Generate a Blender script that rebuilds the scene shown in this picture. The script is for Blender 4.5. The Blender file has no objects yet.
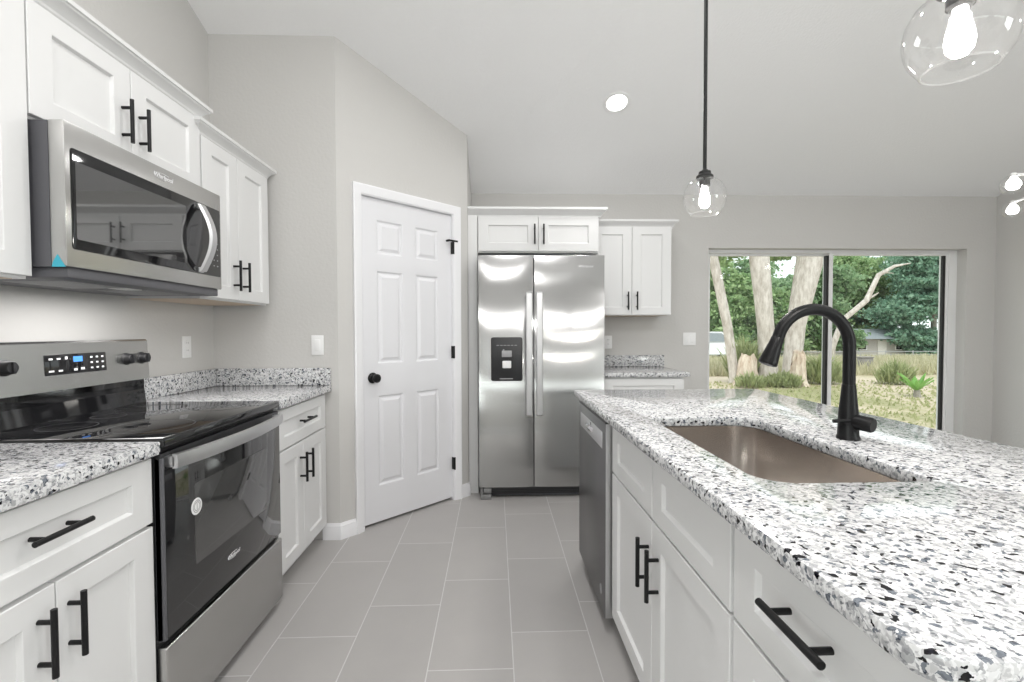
import bpy, bmesh, math, random
from mathutils import Vector, Matrix
random.seed(7)
PI = math.pi
S = bpy.context.scene
C = S.collection

# ------------------------------------------------------------------ camera
def camera():
    yaw, pitch, roll = 3.36e-2, -2.664e-2, -2.99e-3
    cy, sy, cp, sp = math.cos(yaw), math.sin(yaw), math.cos(pitch), math.sin(pitch)
    f = Vector((sy*cp, cy*cp, sp)); r = Vector((cy, -sy, 0)); u = r.cross(f)
    r2 = r*math.cos(roll) + u*math.sin(roll); u2 = -r*math.sin(roll) + u*math.cos(roll)
    m = Matrix(((r2.x, u2.x, -f.x, 0), (r2.y, u2.y, -f.y, 0), (r2.z, u2.z, -f.z, 1.235), (0, 0, 0, 1)))
    cam = bpy.data.cameras.new('camera'); o = bpy.data.objects.new('camera', cam); C.objects.link(o)
    cam.sensor_width = 36.0; cam.lens = 473.77*36/1024; cam.shift_x = 1.216/1024; cam.shift_y = 2.157/1024; cam.clip_start = .02; cam.clip_end = 500
    o.matrix_world = m
    S.camera = o
camera()

# ------------------------------------------------------------------ world, sun, added fill lamps
S.view_settings.view_transform = 'Standard'; S.view_settings.look = 'None'
S.view_settings.exposure = 0.14; S.view_settings.gamma = 1.0; S.view_settings.use_curve_mapping = False
S.cycles.max_bounces = 10; S.cycles.diffuse_bounces = 6; S.cycles.glossy_bounces = 5
S.cycles.transparent_max_bounces = 24; S.cycles.transmission_bounces = 8
S.cycles.caustics_reflective = False; S.cycles.caustics_refractive = False
S.cycles.sample_clamp_indirect = 6.0; S.cycles.use_denoising = True
w = bpy.data.worlds.new('sky'); S.world = w; w.use_nodes = True
bg = w.node_tree.nodes['Background']; bg.inputs[0].default_value = (0.93, 0.97, 1.0, 1); bg.inputs[1].default_value = 1.5
def light(name, kind, loc, rot, energy, col=(1, 1, 1), size=1, sy=None, shape=None, parent=None, angle=None, spread=None):
    l = bpy.data.lights.new(name, kind); o = bpy.data.objects.new(name, l); C.objects.link(o)
    l.energy = energy; l.color = col; o.location = loc; o.rotation_euler = rot
    if kind == 'AREA':
        l.shape = shape or ('RECTANGLE' if sy else 'SQUARE'); l.size = size
        if sy: l.size_y = sy
        if spread: l.spread = spread
    if kind == 'SUN': l.angle = angle
    if kind == 'POINT': l.shadow_soft_size = size
    if parent: o.parent = parent
    return o
light('sun', 'SUN', (0, -10, 20), (math.radians(32), math.radians(-14), 0), 1.6, (1, .96, .9), angle=.35)
# area lamps at invented windows behind the camera, added to brighten the room
light('window_daylight', 'AREA', (-.10, -3.72, 1.89), (PI/2, 0, 0), 7, (1, .995, .995), 2.5, .30)
light('window_daylight', 'AREA', (-1.82, -2.25, 1.5), (PI/2, 0, -PI/2), 62, (1, .995, 1), 1.9, 1.2)
light('window_daylight', 'AREA', (4.74, -2.35, 1.5), (PI/2, 0, PI/2), 85, (1, .995, 1), 1.9, 1.2)
light('window_daylight', 'AREA', (3.10, -3.72, 1.89), (PI/2, 0, 0), 6, (1, .995, .995), 2.3, .30)

# ------------------------------------------------------------------ materials
def nodes(name):
    m = bpy.data.materials.new(name); m.use_nodes = True
    nt = m.node_tree; b = nt.nodes['Principled BSDF']
    return m, nt, b
def N(nt, t, **kw):
    n = nt.nodes.new(t)
    for k, v in kw.items():
        if k.startswith('i_'):
            n.inputs[k[2:].replace('_', ' ')].default_value = v
        else: setattr(n, k, v)
    return n
def L(nt, a, b): nt.links.new(a, b)
def plain(name, col, rough=.5, metal=0., bump=0., bscale=80., spec=.5, coat=0., var=0.0, ior=1.5):
    m, nt, b = nodes(name)
    b.inputs['Base Color'].default_value = (*col, 1); b.inputs['Roughness'].default_value = rough
    b.inputs['Metallic'].default_value = metal; b.inputs['Specular IOR Level'].default_value = spec
    b.inputs['Coat Weight'].default_value = coat; b.inputs['IOR'].default_value = ior
    tc = N(nt, 'ShaderNodeTexCoord')
    if bump:
        n = N(nt, 'ShaderNodeTexNoise'); n.inputs['Scale'].default_value = bscale; n.inputs['Detail'].default_value = 3
        L(nt, tc.outputs['Object'], n.inputs['Vector'])
        bu = N(nt, 'ShaderNodeBump'); bu.inputs['Strength'].default_value = bump; bu.inputs['Distance'].default_value = .004
        L(nt, n.outputs['Fac'], bu.inputs['Height']); L(nt, bu.outputs['Normal'], b.inputs['Normal'])
    if var:
        n2 = N(nt, 'ShaderNodeTexNoise'); n2.inputs['Scale'].default_value = 6; n2.inputs['Detail'].default_value = 4
        L(nt, tc.outputs['Object'], n2.inputs['Vector'])
        mx = N(nt, 'ShaderNodeMix', data_type='RGBA', blend_type='MIX')
        mx.inputs['A'].default_value = (*[c*(1-var) for c in col], 1); mx.inputs['B'].default_value = (*[min(1, c*(1+var)) for c in col], 1)
        L(nt, n2.outputs['Fac'], mx.inputs['Factor']); L(nt, mx.outputs['Result'], b.inputs['Base Color'])
    return m
def emit(name, col, s):
    m, nt, b = nodes(name)
    b.inputs['Base Color'].default_value = (*col, 1)
    b.inputs['Emission Color'].default_value = (*col, 1); b.inputs['Emission Strength'].default_value = s
    return m
def steel(name, col, rough, aniso=.75, stripe=.06, wave=0., rot=0.):
    m, nt, b = nodes(name)
    b.inputs['Metallic'].default_value = 1; b.inputs['Anisotropic'].default_value = aniso
    b.inputs['Anisotropic Rotation'].default_value = rot
    tg = N(nt, 'ShaderNodeTangent', direction_type='RADIAL', axis='Z'); L(nt, tg.outputs[0], b.inputs['Tangent'])
    tc = N(nt, 'ShaderNodeTexCoord'); mp = N(nt, 'ShaderNodeMapping'); mp.inputs['Scale'].default_value = (2, 2, 900)
    L(nt, tc.outputs['Object'], mp.inputs['Vector'])
    n = N(nt, 'ShaderNodeTexNoise'); n.inputs['Scale'].default_value = 1; n.inputs['Detail'].default_value = 2
    L(nt, mp.outputs[0], n.inputs['Vector'])
    mx = N(nt, 'ShaderNodeMix', data_type='RGBA')
    mx.inputs['A'].default_value = (*[c*(1-stripe) for c in col], 1); mx.inputs['B'].default_value = (*[min(1, c*(1+stripe)) for c in col], 1)
    L(nt, n.outputs['Fac'], mx.inputs['Factor']); L(nt, mx.outputs['Result'], b.inputs['Base Color'])
    b.inputs['Roughness'].default_value = rough
    if wave:
        m2 = N(nt, 'ShaderNodeMapping'); m2.inputs['Scale'].default_value = (1.6, 1.6, 3.2)
        L(nt, tc.outputs['Object'], m2.inputs['Vector'])
        n2 = N(nt, 'ShaderNodeTexNoise'); n2.inputs['Scale'].default_value = 1; n2.inputs['Detail'].default_value = 0
        L(nt, m2.outputs[0], n2.inputs['Vector'])
        bu = N(nt, 'ShaderNodeBump'); bu.inputs['Strength'].default_value = wave; bu.inputs['Distance'].default_value = .02
        L(nt, n2.outputs['Fac'], bu.inputs['Height']); L(nt, bu.outputs['Normal'], b.inputs['Normal'])
    return m
def thin_glass(name, tint=(1, 1, 1), ior=1.5, refl=1.0, haze=0.):
    m, nt, b = nodes(name); nt.nodes.remove(b)
    out = [n for n in nt.nodes if n.type == 'OUTPUT_MATERIAL'][0]
    t = N(nt, 'ShaderNodeBsdfTransparent'); t.inputs[0].default_value = (*tint, 1)
    g = N(nt, 'ShaderNodeBsdfGlossy'); g.inputs['Roughness'].default_value = .01
    lw = N(nt, 'ShaderNodeLayerWeight'); lw.inputs[0].default_value = .5
    pw = N(nt, 'ShaderNodeMath', operation='POWER'); pw.inputs[1].default_value = 4.0; L(nt, lw.outputs['Facing'], pw.inputs[0])
    mu = N(nt, 'ShaderNodeMath', operation='MULTIPLY_ADD'); mu.inputs[1].default_value = .6*refl; mu.inputs[2].default_value = .06*refl
    L(nt, pw.outputs[0], mu.inputs[0])
    mx = N(nt, 'ShaderNodeMixShader'); L(nt, mu.outputs[0], mx.inputs[0]); L(nt, t.outputs[0], mx.inputs[1]); L(nt, g.outputs[0], mx.inputs[2])
    if haze:
        tr = N(nt, 'ShaderNodeBsdfTranslucent'); tr.inputs[0].default_value = (1, 1, 1, 1); df = N(nt, 'ShaderNodeBsdfDiffuse'); df.inputs[0].default_value = (1, 1, 1, 1)
        m1 = N(nt, 'ShaderNodeMixShader'); L(nt, tr.outputs[0], m1.inputs[1]); L(nt, df.outputs[0], m1.inputs[2])
        m2 = N(nt, 'ShaderNodeMixShader'); m2.inputs[0].default_value = haze; L(nt, mx.outputs[0], m2.inputs[1]); L(nt, m1.outputs[0], m2.inputs[2]); mx = m2
    L(nt, mx.outputs[0], out.inputs[0])
    return m
def granite(name='granite'):
    m, nt, b = nodes(name)
    tc = N(nt, 'ShaderNodeTexCoord')
    nz = N(nt, 'ShaderNodeTexNoise'); nz.inputs['Scale'].default_value = 70; nz.inputs['Detail'].default_value = 3
    L(nt, tc.outputs['Object'], nz.inputs['Vector'])
    sub = N(nt, 'ShaderNodeVectorMath', operation='SUBTRACT'); sub.inputs[1].default_value = (.5, .5, .5); L(nt, nz.outputs['Color'], sub.inputs[0])
    sc = N(nt, 'ShaderNodeVectorMath', operation='SCALE'); sc.inputs['Scale'].default_value = .017; L(nt, sub.outputs[0], sc.inputs[0])
    ad = N(nt, 'ShaderNodeVectorMath', operation='ADD'); L(nt, tc.outputs['Object'], ad.inputs[0]); L(nt, sc.outputs[0], ad.inputs[1])
    def cells(scale, stops):
        v = N(nt, 'ShaderNodeTexVoronoi', feature='F1'); v.inputs['Scale'].default_value = scale*1.42; L(nt, ad.outputs[0], v.inputs['Vector'])
        sp = N(nt, 'ShaderNodeSeparateColor'); L(nt, v.outputs['Color'], sp.inputs[0])
        r = N(nt, 'ShaderNodeValToRGB'); r.color_ramp.interpolation = 'CONSTANT'
        e = r.color_ramp.elements
        while len(e) < len(stops): e.new(.5)
        for k, (p, c) in enumerate(stops): e[k].position = p; e[k].color = (*c, 1)
        L(nt, sp.outputs[0], r.inputs[0]); return r
    a = cells(95, [(0, (.06, .065, .085)), (.055, (.24, .255, .28)), (.13, (.46, .465, .475)), (.30, (.64, .64, .645)), (.55, (.765, .765, .77))])
    c2 = cells(180, [(0, (.10, .11, .14)), (.07, (.40, .41, .43)), (.18, (.66, .66, .67)), (.42, (.86, .86, .86)), (.7, (.95, .95, .95))])
    mx = N(nt, 'ShaderNodeMix', data_type='RGBA', blend_type='MULTIPLY'); mx.inputs['Factor'].default_value = .58
    L(nt, a.outputs[0], mx.inputs['A']); L(nt, c2.outputs[0], mx.inputs['B'])
    hs = N(nt, 'ShaderNodeBrightContrast'); hs.inputs['Bright'].default_value = -.035; hs.inputs['Contrast'].default_value = .10; L(nt, mx.outputs['Result'], hs.inputs[0])
    L(nt, hs.outputs[0], b.inputs['Base Color'])
    b.inputs['Roughness'].default_value = .075; b.inputs['Specular IOR Level'].default_value = .5
    return m
def tile_floor():
    m, nt, b = nodes('floor_tile')
    W, Ln, x0, y0, g = .3136, .624, -.250, 2.322, .0028
    def M(op, a=None, b_=None, c=None):
        n = N(nt, 'ShaderNodeMath', operation=op)
        for i, v in enumerate((a, b_, c)):
            if v is None: continue
            if isinstance(v, (int, float)): n.inputs[i].default_value = v
            else: L(nt, v, n.inputs[i])
        return n.outputs[0]
    ge = N(nt, 'ShaderNodeNewGeometry'); sp = N(nt, 'ShaderNodeSeparateXYZ'); L(nt, ge.outputs['Position'], sp.inputs[0])
    u = M('DIVIDE', M('SUBTRACT', sp.outputs[0], x0), W); cu = M('FLOOR', u); fu = M('SUBTRACT', u, cu)
    v = M('SUBTRACT', M('DIVIDE', M('SUBTRACT', sp.outputs[1], y0), Ln), M('DIVIDE', cu, 3.0)); cv = M('FLOOR', v); fv = M('SUBTRACT', v, cv)
    du = M('MULTIPLY', M('MINIMUM', fu, M('SUBTRACT', 1.0, fu)), W); dv = M('MULTIPLY', M('MINIMUM', fv, M('SUBTRACT', 1.0, fv)), Ln)
    d = M('MINIMUM', du, dv)
    gr = N(nt, 'ShaderNodeMapRange', interpolation_type='SMOOTHSTEP'); gr.inputs['From Min'].default_value = g*.55; gr.inputs['From Max'].default_value = g*1.05
    L(nt, d, gr.inputs['Value'])
    cb = N(nt, 'ShaderNodeCombineXYZ'); L(nt, cu, cb.inputs[0]); L(nt, cv, cb.inputs[1])
    wn = N(nt, 'ShaderNodeTexWhiteNoise', noise_dimensions='3D'); L(nt, cb.outputs[0], wn.inputs['Vector'])
    nz = N(nt, 'ShaderNodeTexNoise'); nz.inputs['Scale'].default_value = 5; nz.inputs['Detail'].default_value = 5; nz.inputs['Roughness'].default_value = .6
    L(nt, ge.outputs['Position'], nz.inputs['Vector'])
    f = M('ADD', M('MULTIPLY', wn.outputs['Value'], .5), M('MULTIPLY', nz.outputs['Fac'], .5))
    mx = N(nt, 'ShaderNodeMix', data_type='RGBA'); mx.inputs['A'].default_value = (.365, .352, .345, 1); mx.inputs['B'].default_value = (.435, .42, .412, 1)
    L(nt, f, mx.inputs['Factor'])
    m2 = N(nt, 'ShaderNodeMix', data_type='RGBA'); m2.inputs['A'].default_value = (.58, .575, .57, 1); L(nt, mx.outputs['Result'], m2.inputs['B']); L(nt, gr.outputs[0], m2.inputs['Factor'])
    L(nt, m2.outputs['Result'], b.inputs['Base Color'])
    bu = N(nt, 'ShaderNodeBump'); bu.inputs['Strength'].default_value = .5; bu.inputs['Distance'].default_value = .002; L(nt, gr.outputs[0], bu.inputs['Height']); L(nt, bu.outputs[0], b.inputs['Normal'])
    b.inputs['Roughness'].default_value = .42
    return m
def leafy(name, c1, c2, trans=.35):
    m, nt, b = nodes(name)
    ge = N(nt, 'ShaderNodeNewGeometry'); r = N(nt, 'ShaderNodeValToRGB'); r.color_ramp.elements[0].color = (*c1, 1); r.color_ramp.elements[1].color = (*c2, 1)
    L(nt, ge.outputs['Random Per Island'], r.inputs[0]); L(nt, r.outputs[0], b.inputs['Base Color']); b.inputs['Roughness'].default_value = .6
    t = N(nt, 'ShaderNodeBsdfTranslucent'); L(nt, r.outputs[0], t.inputs[0])
    mx = N(nt, 'ShaderNodeMixShader'); mx.inputs[0].default_value = trans
    out = [n for n in nt.nodes if n.type == 'OUTPUT_MATERIAL'][0]
    L(nt, b.outputs[0], mx.inputs[1]); L(nt, t.outputs[0], mx.inputs[2]); L(nt, mx.outputs[0], out.inputs[0])
    return m
def ground_mat():
    m, nt, b = nodes('sandy_ground')
    ge = N(nt, 'ShaderNodeNewGeometry')
    n1 = N(nt, 'ShaderNodeTexNoise'); n1.inputs['Scale'].default_value = .35; n1.inputs['Detail'].default_value = 5; L(nt, ge.outputs['Position'], n1.inputs['Vector'])
    n2 = N(nt, 'ShaderNodeTexNoise'); n2.inputs['Scale'].default_value = 9; n2.inputs['Detail'].default_value = 4; L(nt, ge.outputs['Position'], n2.inputs['Vector'])
    r = N(nt, 'ShaderNodeValToRGB'); e = r.color_ramp.elements
    e[0].position = .34; e[0].color = (.30, .29, .15, 1); e[1].position = .52; e[1].color = (.56, .47, .37, 1)
    x = e.new(.44); x.color = (.46, .40, .27, 1)
    ad = N(nt, 'ShaderNodeMath', operation='MULTIPLY_ADD'); ad.inputs[1].default_value = .3; L(nt, n2.outputs['Fac'], ad.inputs[0])
    sb = N(nt, 'ShaderNodeMath', operation='SUBTRACT'); sb.inputs[1].default_value = .15; L(nt, n1.outputs['Fac'], sb.inputs[0]); L(nt, sb.outputs[0], ad.inputs[2])
    L(nt, ad.outputs[0], r.inputs[0]); L(nt, r.outputs[0], b.inputs['Base Color']); b.inputs['Roughness'].default_value = .95
    return m
def bark_mat(name, c1, c2):
    m, nt, b = nodes(name)
    tc = N(nt, 'ShaderNodeTexCoord'); mp = N(nt, 'ShaderNodeMapping'); mp.inputs['Scale'].default_value = (6, 6, 1.6); L(nt, tc.outputs['Object'], mp.inputs[0])
    n = N(nt, 'ShaderNodeTexNoise'); n.inputs['Scale'].default_value = 2.2; n.inputs['Detail'].default_value = 6; n.inputs['Roughness'].default_value = .65; L(nt, mp.outputs[0], n.inputs['Vector'])
    r = N(nt, 'ShaderNodeValToRGB'); r.color_ramp.elements[0].position = .35; r.color_ramp.elements[1].position = .62
    r.color_ramp.elements[0].color = (*c1, 1); r.color_ramp.elements[1].color = (*c2, 1)
    L(nt, n.outputs['Fac'], r.inputs[0]); L(nt, r.outputs[0], b.inputs['Base Color']); b.inputs['Roughness'].default_value = .9
    bu = N(nt, 'ShaderNodeBump'); bu.inputs['Strength'].default_value = .6; bu.inputs['Distance'].default_value = .03; L(nt, n.outputs['Fac'], bu.inputs['Height']); L(nt, bu.outputs[0], b.inputs['Normal'])
    return m

WALL = plain('wall_paint', (.575, .565, .55), .75, bump=.35, bscale=55)
CEIL = plain('ceiling_paint', (.88, .88, .885), .8, bump=.5, bscale=70)
TRIM = plain('white_trim', (.83, .83, .85), .35)
DOORW = plain('door_white', (.74, .74, .765), .38)
CAB = plain('cabinet_white', (.715, .715, .715), .33)
CABIN = plain('cabinet_maple_underside', (.62, .50, .38), .5)
BLK = plain('matte_black_metal', (.007, .007, .0075), .38, spec=.3)
FAU = plain('faucet_black', (.006, .006, .0065), .36, spec=.22)
BLKG = plain('black_glass', (.008, .008, .009), .04, spec=.6)
OVENG = plain('oven_door_glass', (.012, .012, .013), .03, ior=1.75)
OVENW = plain('oven_window_glass', (.05, .05, .05), .03, ior=1.85)
MWG = plain('microwave_glass', (.035, .035, .036), .03, ior=2.4)
BLKP = plain('black_plastic', (.018, .018, .02), .4)
DGREY = plain('dark_grey_plastic', (.10, .10, .11), .45)
MGREY = plain('mid_grey_plastic', (.35, .35, .36), .4)
STEEL = steel('brushed_steel', (.54, .535, .525), .26)
FRST = steel('fridge_steel', (.47, .468, .465), .18, aniso=.93, wave=.035)
DWST = steel('dishwasher_steel', (.22, .218, .22), .30)  # steel darkened in place of the dark surroundings it mirrors
SINKS = steel('sink_steel', (.66, .62, .59), .20, aniso=.5)
HANDST = plain('satin_handle', (.68, .68, .69), .38, metal=1)
CHROME = plain('chrome', (.75, .75, .76), .15, metal=1)
WHITEP = plain('white_plastic', (.84, .84, .84), .35)
PRINT = plain('white_print', (.75, .75, .76), .5)
LOGO = plain('logo_metal', (.85, .85, .86), .3)
GRAN = granite()
TILE = tile_floor()
GLASS = thin_glass('globe_glass', (.985, .985, .985), 1.5, 1.5, .004)
PANE = thin_glass('door_glass', (.96, .985, .97), 1.45, .45)
BULB = emit('bulb_glow', (1, .98, .94), 10)
DIFF = emit('downlight_glow', (1, .98, .95), 9)
BLUE = plain('blue_film', (.05, .42, .55), .4)
BLUED = emit('display_blue', (.06, .22, .65), .6)
VINYL = plain('white_vinyl', (.78, .78, .78), .4)
GASK = plain('black_gasket', (.015, .015, .015), .6)
SAND = ground_mat()
BARK = bark_mat('pale_bark', (.40, .35, .31), (.66, .61, .57))
BARKD = bark_mat('grey_bark', (.26, .24, .21), (.42, .39, .35))
WOODR = bark_mat('raw_wood', (.46, .34, .26), (.72, .62, .52))
LEAF1 = leafy('leaves_mid', (.20, .33, .14), (.46, .60, .30))
LEAF2 = leafy('leaves_dark', (.16, .28, .14), (.36, .50, .28))
LEAF3 = leafy('leaves_blue', (.16, .31, .22), (.34, .52, .38))
BUSH = leafy('bush_leaves', (.24, .29, .12), (.50, .54, .30))
DRY = leafy('dry_grass', (.42, .41, .25), (.68, .63, .46), .3)
GRASS = leafy('green_grass', (.30, .33, .15), (.52, .52, .30), .3)
PALM = leafy('palm_leaf', (.20, .42, .10), (.34, .58, .18))

# ------------------------------------------------------------------ geometry helpers
def obj(name, bm, mat, parent=None, loc=None, rotz=0, smooth=True, angle=35):
    me = bpy.data.meshes.new(name)
    bmesh.ops.remove_doubles(bm, verts=bm.verts, dist=1e-6)
    bmesh.ops.recalc_face_normals(bm, faces=bm.faces)
    bm.to_mesh(me); bm.free()
    if smooth:
        for p in me.polygons: p.use_smooth = True
        me.set_sharp_from_angle(angle=math.radians(angle))
    me.materials.append(mat)
    o = bpy.data.objects.new(name, me); C.objects.link(o)
    if parent: o.parent = parent
    if loc: o.location = loc
    if rotz: o.rotation_euler = (0, 0, rotz)
    return o
def thing(name, label, cat, loc=(0, 0, 0), rotz=0, group=None):
    o = bpy.data.objects.new(name, None); C.objects.link(o)
    o.empty_display_size = .1; o.location = loc; o.rotation_euler = (0, 0, rotz)
    o['label'] = label; o['category'] = cat
    if group: o['group'] = group
    return o
def tag(o, label, cat, group=None):
    o['label'] = label; o['category'] = cat
    if group: o['group'] = group
    return o
def struct(o): o['kind'] = 'structure'; return o
def sthing(name, loc=(0, 0, 0), rotz=0):
    o = bpy.data.objects.new(name, None); C.objects.link(o); o.location = loc; o.rotation_euler = (0, 0, rotz); o['kind'] = 'structure'; return o
def BM(): return bmesh.new()
def box(bm, x0, x1, y0, y1, z0, z1, bev=0., seg=2):
    t = bmesh.new()
    vs = [t.verts.new((x, y, z)) for x in (x0, x1) for y in (y0, y1) for z in (z0, z1)]
    for f in ((0, 1, 3, 2), (4, 6, 7, 5), (0, 4, 5, 1), (2, 3, 7, 6), (0, 2, 6, 4), (1, 5, 7, 3)): t.faces.new([vs[i] for i in f])
    if bev: bmesh.ops.bevel(t, geom=t.edges[:], offset=bev, segments=seg, affect='EDGES', profile=.5)
    merge(bm, t); return bm
def merge(bm, t, mat=None):
    if mat is not None: bmesh.ops.transform(t, matrix=mat, verts=t.verts)
    me = bpy.data.meshes.new('tmp'); t.to_mesh(me); t.free(); bm.from_mesh(me); bpy.data.meshes.remove(me)
def ring(c, n, r, a, b): return [c + a*(r*math.cos(2*PI*k/n)) + b*(r*math.sin(2*PI*k/n)) for k in range(n)]
def tube(bm, pts, r, n=14, caps=True, ea=None):
    pts = [Vector(p) for p in pts]; rs = r if isinstance(r, (list, tuple)) else [r]*len(pts)
    d = (pts[1]-pts[0]).normalized(); a = d.orthogonal().normalized() if ea is None else Vector(ea)
    prev = None
    for i, p in enumerate(pts):
        if i == 0: t = pts[1]-pts[0]
        elif i == len(pts)-1: t = pts[-1]-pts[-2]
        else: t = (pts[i+1]-p).normalized() + (p-pts[i-1]).normalized()
        t.normalize(); a = (a - t*a.dot(t)).normalized(); b = t.cross(a)
        rr = [bm.verts.new(q) for q in ring(p, n, rs[i], a, b)]
        if prev:
            for k in range(n): bm.faces.new((prev[k], prev[(k+1) % n], rr[(k+1) % n], rr[k]))
        elif caps: bm.faces.new(rr[::-1])
        prev = rr
    if caps: bm.faces.new(prev)
    return bm
def lathe(bm, prof, n=32, c=(0, 0, 0), axis='z'):
    rows = []
    for r, z in prof:
        if r < 1e-6: pts = [(0, 0, z)]
        else: pts = [(r*math.cos(2*PI*k/n), r*math.sin(2*PI*k/n), z) for k in range(n)]
        if axis == 'y': pts = [(x, zz, y) for x, y, zz in pts]
        if axis == 'x': pts = [(zz, x, y) for x, y, zz in pts]
        rows.append([bm.verts.new((p[0]+c[0], p[1]+c[1], p[2]+c[2])) for p in pts])
    for a, b in zip(rows, rows[1:]):
        for k in range(n):
            k2 = (k+1) % n
            if len(a) == 1 and len(b) == 1: continue
            if len(a) == 1: bm.faces.new((a[0], b[k2], b[k]))
            elif len(b) == 1: bm.faces.new((a[k], a[k2], b[0]))
            else: bm.faces.new((a[k], a[k2], b[k2], b[k]))
    return bm
def loft(bm, loops, cap0=True, cap1=True):
    rows = [[bm.verts.new(p) for p in lp] for lp in loops]
    n = len(rows[0])
    for a, b in zip(rows, rows[1:]):
        for k in range(n): bm.faces.new((a[k], a[(k+1) % n], b[(k+1) % n], b[k]))
    if cap0: bm.faces.new(rows[0][::-1])
    if cap1: bm.faces.new(rows[-1])
    return bm
def R4(x0, x1, z0, z1, y): return [(x0, y, z0), (x1, y, z0), (x1, y, z1), (x0, y, z1)]
def RI(r, d, y): return R4(r[0]+d, r[1]-d, r[2]+d, r[3]-d, y)
def shaker(bm, x0, x1, z0, z1, y=0., t=.02, sx=.075, sz=.062, rec=.011):
    c = .0018
    a = (x0, x1, z0, z1); b = (x0+sx, x1-sx, z0+sz, z1-sz)
    loft(bm, [R4(*a, y), R4(*a, y-t+c), RI(a, c, y-t), RI(b, -.0015, y-t), RI(b, 0, y-t+.0012), RI(b, .0045, y-t+rec)])
    return bm
def sweep(bm, path, prof, z0=0.):
    P = [Vector((p[0], p[1])) for p in path]; rows = []
    for i, p in enumerate(P):
        ns = []
        if i > 0: d = (p-P[i-1]).normalized(); ns.append(Vector((d.y, -d.x)))
        if i < len(P)-1: d = (P[i+1]-p).normalized(); ns.append(Vector((d.y, -d.x)))
        if len(ns) == 2:
            m = (ns[0]+ns[1]).normalized(); m = m/max(.2, m.dot(ns[0]))
        else: m = ns[0]
        rows.append([bm.verts.new((p.x+m.x*o, p.y+m.y*o, z0+z)) for o, z in prof])
    n = len(prof)
    for a, b in zip(rows, rows[1:]):
        for k in range(n): bm.faces.new((a[k], a[(k+1) % n], b[(k+1) % n], b[k]))
    bm.faces.new(rows[0]); bm.faces.new(rows[-1][::-1])
    return bm
def prism(bm, pts, off):
    o = Vector(off); loft(bm, [[Vector(p) for p in pts], [Vector(p)+o for p in pts]]); return bm
def rrect(x0, x1, y0, y1, rs, n=8):
    """rounded rectangle, ccw; rs = radii at (x0,y0),(x1,y0),(x1,y1),(x0,y1)"""
    out = []
    for (cx, cy, sx, sy, r, a0) in ((x0, y0, 1, 1, rs[0], PI), (x1, y0, -1, 1, rs[1], 1.5*PI), (x1, y1, -1, -1, rs[2], 0), (x0, y1, 1, -1, rs[3], .5*PI)):
        if r < 1e-5: out.append((cx, cy)); continue
        for k in range(n+1):
            a = a0 + .5*PI*k/n; out.append((cx+sx*r+r*math.cos(a), cy+sy*r+r*math.sin(a)))
    return out
def inset(pts, d):
    n = len(pts); out = []
    for i in range(n):
        a, b, c = Vector(pts[i-1]), Vector(pts[i]), Vector(pts[(i+1) % n])
        e1 = (b-a).normalized(); e2 = (c-b).normalized(); n1 = Vector((-e1.y, e1.x)); n2 = Vector((-e2.y, e2.x))
        m = (n1+n2).normalized(); m = m/max(.3, m.dot(n1)); q = b+m*d; out.append((q.x, q.y))
    return out
def slab(bm, outer, z0, z1, holes=(), bev=.004):
    tops, bots = [], []
    def side(pts, s):
        lv = [(inset(pts, s*bev), z0), (inset(pts, s*bev*.3), z0+bev*.3), (pts, z0+bev), (pts, z1-bev), (inset(pts, s*bev*.3), z1-bev*.3), (inset(pts, s*bev), z1)]
        rows = [[bm.verts.new((x, y, z)) for x, y in p] for p, z in lv]; n = len(pts)
        for a, b in zip(rows, rows[1:]):
            for k in range(n): bm.faces.new((a[k], a[(k+1) % n], b[(k+1) % n], b[k]))
        for row, lst in ((rows[0], bots), (rows[-1], tops)):
            for k in range(n): lst.append(bm.edges.get((row[k], row[(k+1) % n])))
    side(outer, 1)
    for h in holes: side(h, -1)
    bmesh.ops.triangle_fill(bm, use_beauty=True, edges=tops); bmesh.ops.triangle_fill(bm, use_beauty=True, edges=bots)
    return bm
def text(name, s, size, mat, parent, loc, rot=(PI/2, 0, 0), shear=.25):
    cu = bpy.data.curves.new('txt', 'FONT'); cu.body = s; cu.size = size; cu.extrude = .0004; cu.shear = shear; cu.align_x = 'CENTER'; cu.align_y = 'CENTER'
    t = bpy.data.objects.new('txt', cu); C.objects.link(t)
    dg = bpy.context.evaluated_depsgraph_get(); me = bpy.data.meshes.new_from_object(t.evaluated_get(dg))
    C.objects.unlink(t); bpy.data.objects.remove(t)
    me.materials.clear(); me.materials.append(mat)
    o = bpy.data.objects.new(name, me); C.objects.link(o); o.parent = parent; o.location = loc; o.rotation_euler = rot
    return o

# ------------------------------------------------------------------ room shell
XL, YP, YB, XR, YF = -1.635, 2.815, 4.18, 4.56, -3.6
SL, ZB, YR = .369, 2.434, .30
ZR = ZB + SL*(YB-YR)
def zc(y): return ZB + SL*(YB-y) if y >= YR else ZR - SL*(YR-y)
P1 = Vector((-.92, 2.815)); D45 = math.sqrt(.5); DL = 1.018
P2 = P1 + Vector((D45, D45))*DL
bm = BM(); box(bm, XL-.2, XR+.2, YF-.2, YB+.2, -.12, 0); struct(obj('floor', bm, TILE, smooth=False))
bm = BM(); prism(bm, [(XL-.2, YB+.4, zc(YB+.4)), (XL-.2, YR, ZR), (XL-.2, YF-.3, zc(YF-.3)), (XL-.2, YF-.3, zc(YF-.3)+.12), (XL-.2, YR, ZR+.12), (XL-.2, YB+.4, zc(YB+.4)+.12)], (XR-XL+.4, 0, 0))
struct(obj('ceiling', bm, CEIL, smooth=False))
def up(y): return zc(y)+.05
bm = BM(); ry0, ry1, rz0, rz1 = -3.25, -1.25, .88, 2.12  # window opening invented for the added light on the island face
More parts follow.
